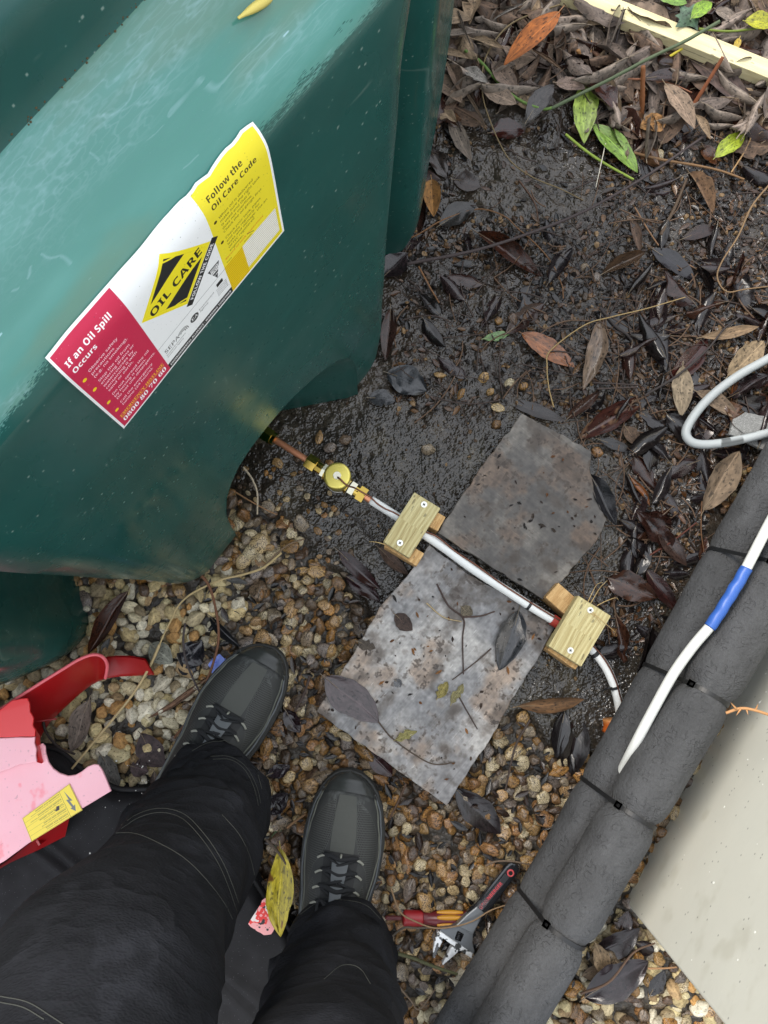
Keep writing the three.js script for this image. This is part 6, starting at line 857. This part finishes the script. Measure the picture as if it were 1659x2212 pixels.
    for (let i = 0; i < N; i++) { const p = G(...(i % 3 ? inMud() : i % 2 ? inRight() : [rr(500, 1450), rr(850, 1500)]), 0); const sl = sz(p.x, p.z), r = Math.pow(rnd(), 3) * 0.0042 + 0.0007; o.position.set(p.x, gy(p.x, p.z) + r * 0.2, p.z); o.rotation.set(rr(0, 6), rr(0, 6), rr(0, 6)); o.scale.setScalar(r * (sl > 0.5 ? 0.6 : 1)); o.updateMatrix(); im.setMatrixAt(i, o.matrix); im.setColorAt(i, new THREE.Color(pick(cs))); }
    add(im, 'soil_crumbs'); stuff(im); tag(im, 'crumbs of dark soil and grit over the mud', 'soil'); }
  const bp = (poly, h) => { const P = pxs(poly, h), x0 = Math.min(...P.map(p => p.x)), x1 = Math.max(...P.map(p => p.x)), z0 = Math.min(...P.map(p => p.z)), z1 = Math.max(...P.map(p => p.z)); return () => { for (;;) { const x = rr(x0, x1), z = rr(z0, z1); if (distPoly(x, z, P) > 0.006 && (rnd() < 0.12 || noise(x * 14 + 3, z * 14) > 0.4)) return V(x, h + 0.0008, z); } }; };
  frag(60, bp(boardB, BBh), ['#3a2a22', '#8a5a30', '#5a4636', '#2a2422', '#b07a44'], leafMat.dry[1], 'board_debris', 'crumbs of bark and leaf on the pale board', [0.25, 0.75]); frag(36, bp(boardA, BAh), ['#3a2a22', '#8a5a30', '#2a2422', '#453a30'], leafMat.dry[2], 'board_debris', 'crumbs of bark and leaf on the dark board', [0.25, 0.8]);
  frag(500, () => { for (;;) { const p = G(rr(450, 1350), rr(1250, 2150), 0); if (gz(p.x, p.z) > 0.6) { p.y = rr(-0.004, 0.008); return p; } } }, ['#1c1a1a', '#2a2422', '#3a2a20'], leafMat.wet[2], 'leaf_fragments', 'black rotted leaf bits among the gravel', [0.6, 1.7]);
}
// ---------------------------------------------------------------- twigs, stems and roots
{
  const mats = {}; const tm = c => mats[c] || (mats[c] = std({ color: c, roughness: 0.7, bumpMap: rep(smear, 20), bumpScale: 0.0005 }));
  const twig = (zk, P, r, color, label, o = {}) => {
    const R = r / ZS[zk] / 1395, pts = P.map(([x, y], i) => { const q = Z[zk](x, y), hh = (o.h ? (Array.isArray(o.h) ? lerp(o.h[0], o.h[1], i / (P.length - 1)) : o.h) : null); const p = G(q[0], q[1], hh === null ? 0.012 : hh); if (hh === null) p.y = gy(p.x, p.z, false) + (gz(p.x, p.z) > 0.5 ? 0.018 : 0.006) + R; return p; });
    const m = part(o.name || 'twig', tube(pts, (t, a) => R * (1 - (o.taper || 0.3) * t) * (1 + 0.12 * noise(t * 40, Math.cos(a), r)), Math.max(14, pts.length * 8), 7), tm(color)); return tag(m, label, o.cat || 'twig', o.group);
  };
  twig(2, [[350, 218], [420, 270], [480, 340], [540, 400], [600, 440], [680, 470], [735, 464]], 8, '#55702f', 'stout curved green stem on the grey litter', { h: [0.035, 0.03], name: 'green_stem', cat: 'stem', taper: 0.2 });
  twig(2, [[725, 468], [850, 405], [1000, 330], [1150, 250], [1300, 178], [1450, 92]], 8, '#4d5a3f', 'straight grey green stem crossing over the batten', { h: [0.03, 0.10], name: 'green_stem', cat: 'stem', taper: 0.1 });
  const A = [[2, [[760, 20], [640, 60], [540, 110], [470, 190], [430, 280], [425, 400], [450, 500], [500, 620], [555, 705], [650, 770], [760, 815], [860, 865]], 4, '#6a5a3c', 'long thin arching vine from the batten to the mud', { h: [0.05, 0.008] }],
    [2, [[100, 1140], [400, 1080], [650, 1000], [850, 920], [1000, 840], [1150, 750], [1280, 660], [1412, 568]], 8, '#3b3130', 'long straight dark twig across the mud', { h: [0.02, 0.03] }], [2, [[0, 1058], [130, 1010], [250, 940], [380, 895], [450, 895], [530, 930], [580, 980], [650, 1050], [720, 1130], [770, 1220], [780, 1280]], 4, '#6a4a2c', 'thin bent root starting at the tank foot'],
    [5, [[1110, 600], [1080, 480], [1070, 350], [1090, 260], [1290, 110], [1450, 60], [1660, 10], [1900, -60]], 4.5, '#9c8458', 'pale straw coloured root bending over the orange brown leaf', { h: [0.012, 0.03], name: 'root', cat: 'root' }], [2, [[1680, 780], [1590, 890], [1530, 1020], [1460, 1130], [1440, 1200], [1480, 1260], [1560, 1250], [1680, 1235]], 4.5, '#7d6446', 'tan looping root near the cable', { h: 0.018, name: 'root', cat: 'root' }],
    [2, [[1115, 500], [1117, 400], [1120, 285]], 11, '#7c4c28', 'upright cut brown twig in front of the batten', { h: [0.01, 0.075], taper: 0.05 }], [2, [[870, 345], [856, 280], [838, 215]], 10, '#8a6236', 'upright cut twig above the pale green leaf', { h: [0.01, 0.05], taper: 0.05 }], [2, [[1282, 535], [1370, 400], [1465, 245]], 10, '#75401f', 'slanting red brown cut twig by the large dark leaf', { h: [0.01, 0.085], taper: 0.2 }],
    [2, [[820, 130], [900, 220], [1000, 290], [1110, 340], [1230, 370]], 12, '#7d5b47', 'thick reddish branch in the litter below the batten', { h: 0.022 }], [2, [[1080, 660], [1200, 690], [1350, 715], [1460, 740], [1555, 775]], 7, '#7a5c3c', 'brown forked twig on the mud', { h: 0.014 }], [2, [[1500, 745], [1560, 650], [1595, 560], [1600, 470]], 4, '#9c7c54', 'thin tan shoot rising from the forked twig', { h: [0.014, 0.03] }], [2, [[785, 580], [870, 650], [960, 710], [1078, 776]], 6.5, '#8aa03f', 'bright green twig under the green leaves', { h: 0.010, name: 'green_stem', cat: 'stem', taper: 0.1 }],
    [2, [[957, 620], [935, 720], [915, 810]], 2.6, '#c8c0ae', 'white straw below the green leaves', { h: 0.022, name: 'straw', cat: 'straw' }], [2, [[800, 822], [900, 780], [1000, 755], [1120, 745]], 4, '#3b2f2a', 'thin dark twig on smooth mud'], [2, [[585, 775], [650, 870], [670, 950]], 5, '#4c3424', 'short brown twig on smooth mud'], [2, [[150, 1145], [200, 1230], [240, 1300]], 5, '#7a5636', 'short tan twig beside the tank foot'], [2, [[1200, 1010], [1260, 890], [1310, 770]], 9, '#4c3b2a', 'stout brown twig in the black litter'], [2, [[1080, 900], [1150, 1000], [1230, 1090], [1330, 1150], [1430, 1200]], 4, '#7c5c40', 'thin tan root across the black litter', { name: 'root', cat: 'root' }],
    [2, [[900, 330], [1050, 340], [1210, 352], [1330, 400]], 5, '#8a5a40', 'thin reddish shoot beneath the straight green stem', { h: 0.03 }], [2, [[1130, 300], [1210, 258], [1290, 210]], 8, '#b3a52e', 'yellow green blade beside the batten', { h: [0.02, 0.045], name: 'yellow_grass', cat: 'grass' }], [2, [[940, 130], [1000, 60], [1045, 40]], 4, '#3c302c', 'thin dark twig leaning on the batten', { h: [0.03, 0.062] }], [2, [[1000, 190], [1020, 110], [1040, 45]], 4, '#3a3230', 'second thin dark twig leaning on the batten', { h: [0.03, 0.064] }], [2, [[920, 80], [900, 160], [890, 260]], 4, '#9a7048', 'thin orange shoot above the green leaf', { h: 0.03 }], [2, [[700, 150], [770, 130], [830, 115]], 6, '#a08c70', 'short pale twig right of the orange leaf', { h: 0.025 }],
    [6, [[630, 455], [800, 350], [950, 220], [1040, 110], [1115, 55]], 7, '#322b29', 'dark twig pointing to the tan leaf above the cable', { h: 0.02 }], [6, [[400, 0], [480, 90], [560, 160], [620, 290]], 9, '#2c2523', 'dark curved twig beside the grey brown lance leaf'], [6, [[630, 1290], [760, 1210], [890, 1110]], 6, '#53281a', 'red brown twig in litter by the lagging'], [6, [[920, 1000], [915, 1150], [935, 1260]], 4, '#6a4a30', 'thin brown shoot by the large crumpled leaf'], [6, [[370, 380], [480, 390], [610, 395]], 6, '#3a302c', 'short dark twig behind the maroon leaf'], [6, [[395, 410], [500, 412], [600, 405]], 5, '#463a34', 'second short dark twig behind the maroon leaf'], [6, [[640, 1460], [690, 1560], [760, 1690]], 6, '#2a2422', 'black twig beside the second clamp'], [6, [[870, 570], [920, 640], [960, 700]], 5, '#2e2827', 'dark stick under the cable bend'],
    [7, [[1520, 0], [1420, 80], [1300, 120], [1210, 140], [1110, 180], [1020, 230], [960, 290], [930, 350], [890, 430], [860, 500]], 7, '#a8946a', 'upper length of dead grass stem along the gravel', { h: 0.026, name: 'dead_grass', cat: 'grass' }], [7, [[862, 495], [820, 590], [760, 700], [690, 800], [600, 910], [500, 1030], [388, 1165]], 8, '#b09c72', 'lower length of dead grass stem ending at the bag', { h: 0.026, name: 'dead_grass', cat: 'grass' }], [7, [[1060, 90], [1130, 180], [1170, 330], [1180, 470], [1150, 600], [1100, 730], [1030, 880], [940, 1000]], 8, '#654129', 'long thin brown twig on the gravel in front of the shoe', { h: 0.03 }], [7, [[230, 890], [250, 970], [320, 1050], [405, 1087]], 8, '#2e2622', 'dark wiry twig curling by the red cover', { h: 0.03 }], [7, [[1000, 380], [990, 480], [1010, 600], [1080, 760]], 7, '#3a3130', 'dark twig across the decayed leaves', { h: 0.028 }],
    [4, [[190, 1080], [250, 1160], [285, 1260], [285, 1400]], 8, '#bcae96', 'pale straw at the tank corner on wet stones', { h: 0.02, name: 'straw', cat: 'straw' }], [4, [[115, 1235], [240, 1310], [350, 1370], [420, 1400]], 6, '#8f6c4a', 'tan twig on wet stones by the tank corner', { h: 0.02 }], [4, [[130, 1810], [300, 1770], [400, 1680], [500, 1600], [605, 1565]], 8, '#6e5b46', 'brown bent stem on wet gravel', { h: 0.024 }], [4, [[860, 1370], [960, 1440], [1030, 1520], [1110, 1620]], 6, '#2a2523', 'thin black twig below the white pipe'],
    [8, [[865, 0], [930, 120], [1010, 190], [1005, 300], [1010, 490]], 5, '#40302a', 'dark forked twig lying on the pale board', { h: BBh + 0.003 }], [8, [[810, 105], [900, 180], [1000, 205]], 4, '#a8946f', 'straw lying on the pale board', { h: BBh + 0.002, name: 'straw', cat: 'straw' }], [8, [[550, 745], [620, 830], [740, 920], [850, 975], [965, 965]], 4, '#4c3e32', 'fine curved twig near the lower edge of the pale board', { h: BBh + 0.002 }], [8, [[1160, 350], [1080, 420], [950, 520]], 4, '#4a3c34', 'short twig in the middle of the pale board', { h: BBh + 0.002 }], [8, [[1010, 180], [1100, 175], [1180, 150]], 5, '#4a3830', 'side shoot of twig on the pale board', { h: BBh + 0.003 }], [8, [[985, 610], [1030, 690], [1085, 785]], 4, '#40332c', 'dark stick on the lower half of the pale board', { h: BBh + 0.002 }], [8, [[1370, 735], [1290, 880], [1235, 1120]], 7, '#3c3029', 'dark twig on gravel right of the pale board', { h: 0.024 }], [8, [[180, 500], [150, 590], [100, 690]], 8, '#3a2c26', 'dark stalk on gravel left of the pale board', { h: 0.022 }], [8, [[700, 1080], [660, 1170], [610, 1270]], 7, '#4a3628', 'brown stalk between board and shoe', { h: 0.024 }], [3, [[590, 1620], [690, 1730], [760, 1850], [830, 1990]], 10, '#4a3d30', 'brown twig lying over the yellow leaf', { h: 0.05 }], [3, [[760, 1850], [785, 2000], [800, 2120]], 7, '#8a7a58', 'thin straw along the yellow leaf', { h: 0.048, name: 'straw', cat: 'straw' }], [3, [[740, 1540], [800, 1490], [875, 1440]], 10, '#7a5c3e', 'short tan twig between the shoes', { h: 0.024 }],
    ['w', [[200, 390], [280, 600], [420, 690], [600, 750], [800, 730], [950, 680], [1100, 590], [1280, 530]], 8, '#80684c', 'curved brown stem lying over the wrench', { h: [0.026, 0.036] }], ['w', [[1050, 190], [1150, 150], [1300, 150], [1470, 185]], 9, '#5e4e3e', 'arched thin stem at the wrench handle end', { h: 0.036 }], ['w', [[190, 960], [400, 1020], [600, 1100], [800, 1165]], 16, '#4d4e30', 'olive thorny stem below the wrench jaws', { h: 0.024 }], ['w', [[170, 860], [310, 750], [440, 750], [600, 745]], 10, '#4c443a', 'grey twig left of the wrench jaws', { h: 0.026 }], ['w', [[270, 1270], [380, 1400], [460, 1480], [600, 1300]], 9, '#6a5a48', 'bent twig on gravel beside the trouser leg', { h: 0.026 }], [9, [[880, 810], [1000, 760], [1100, 640], [1190, 600]], 5, '#5a4434', 'thin twig by the boiler corner', { h: 0.03 }], [9, [[1160, 705], [1280, 700]], 4, '#9a7450', 'short orange stalk at the boiler corner', { h: 0.03 }]];
  for (const [zk, P, r, c, lab, o] of A) twig(zk, P.length < 3 ? [P[0], [(P[0][0] + P[1][0]) / 2, (P[0][1] + P[1][1]) / 2 + 2], P[1]] : P, r, c, lab, o || {});
  // fine twiglets, too many to count
  const gs = []; for (let k = 0; k < 460; k++) { let u = rr(850, 1690), v = rr(40, 900); if (k > 310) { u = rr(1250, 1600); v = rr(560, 1350); if (v > 1150 && u > 1420) continue; } if (u < 1250 && v > 270 && v < 500 && rnd() < 0.7) continue; const p = G(u, v, 0.01), a = rr(0, 6.28), L = rr(0.02, 0.11), bnd = rr(-0.3, 0.3); const P = [-0.5, -0.17, 0.17, 0.5].map(t => { const x = p.x + Math.cos(a + bnd * t * 2) * L * t, z = p.z + Math.sin(a + bnd * t * 2) * L * t; return V(x, gy(x, z, false) + 0.006 + (v < 260 ? rr(0.004, 0.02) : rr(0, 0.003)), z); }); gs.push(tube(P, rr(0.0005, 0.0013), 8, 5)); }
  const half = Math.floor(gs.length / 2); const t1 = part('fine_twigs', mergeGeometries(gs.slice(0, half)), tm('#3a2e28')); stuff(t1); tag(t1, 'tangle of fine dark twiglets over mud and litter', 'twigs'); const t2 = part('fine_twigs', mergeGeometries(gs.slice(half)), tm('#5c4634')); stuff(t2); tag(t2, 'tangle of fine brown twiglets over mud and litter', 'twigs');
}
console.log('nature', Date.now() - T0);
scene.traverse(o => { if (o.isMesh) { o.castShadow = true; o.receiveShadow = true; } });
renderer.render(scene, camera);
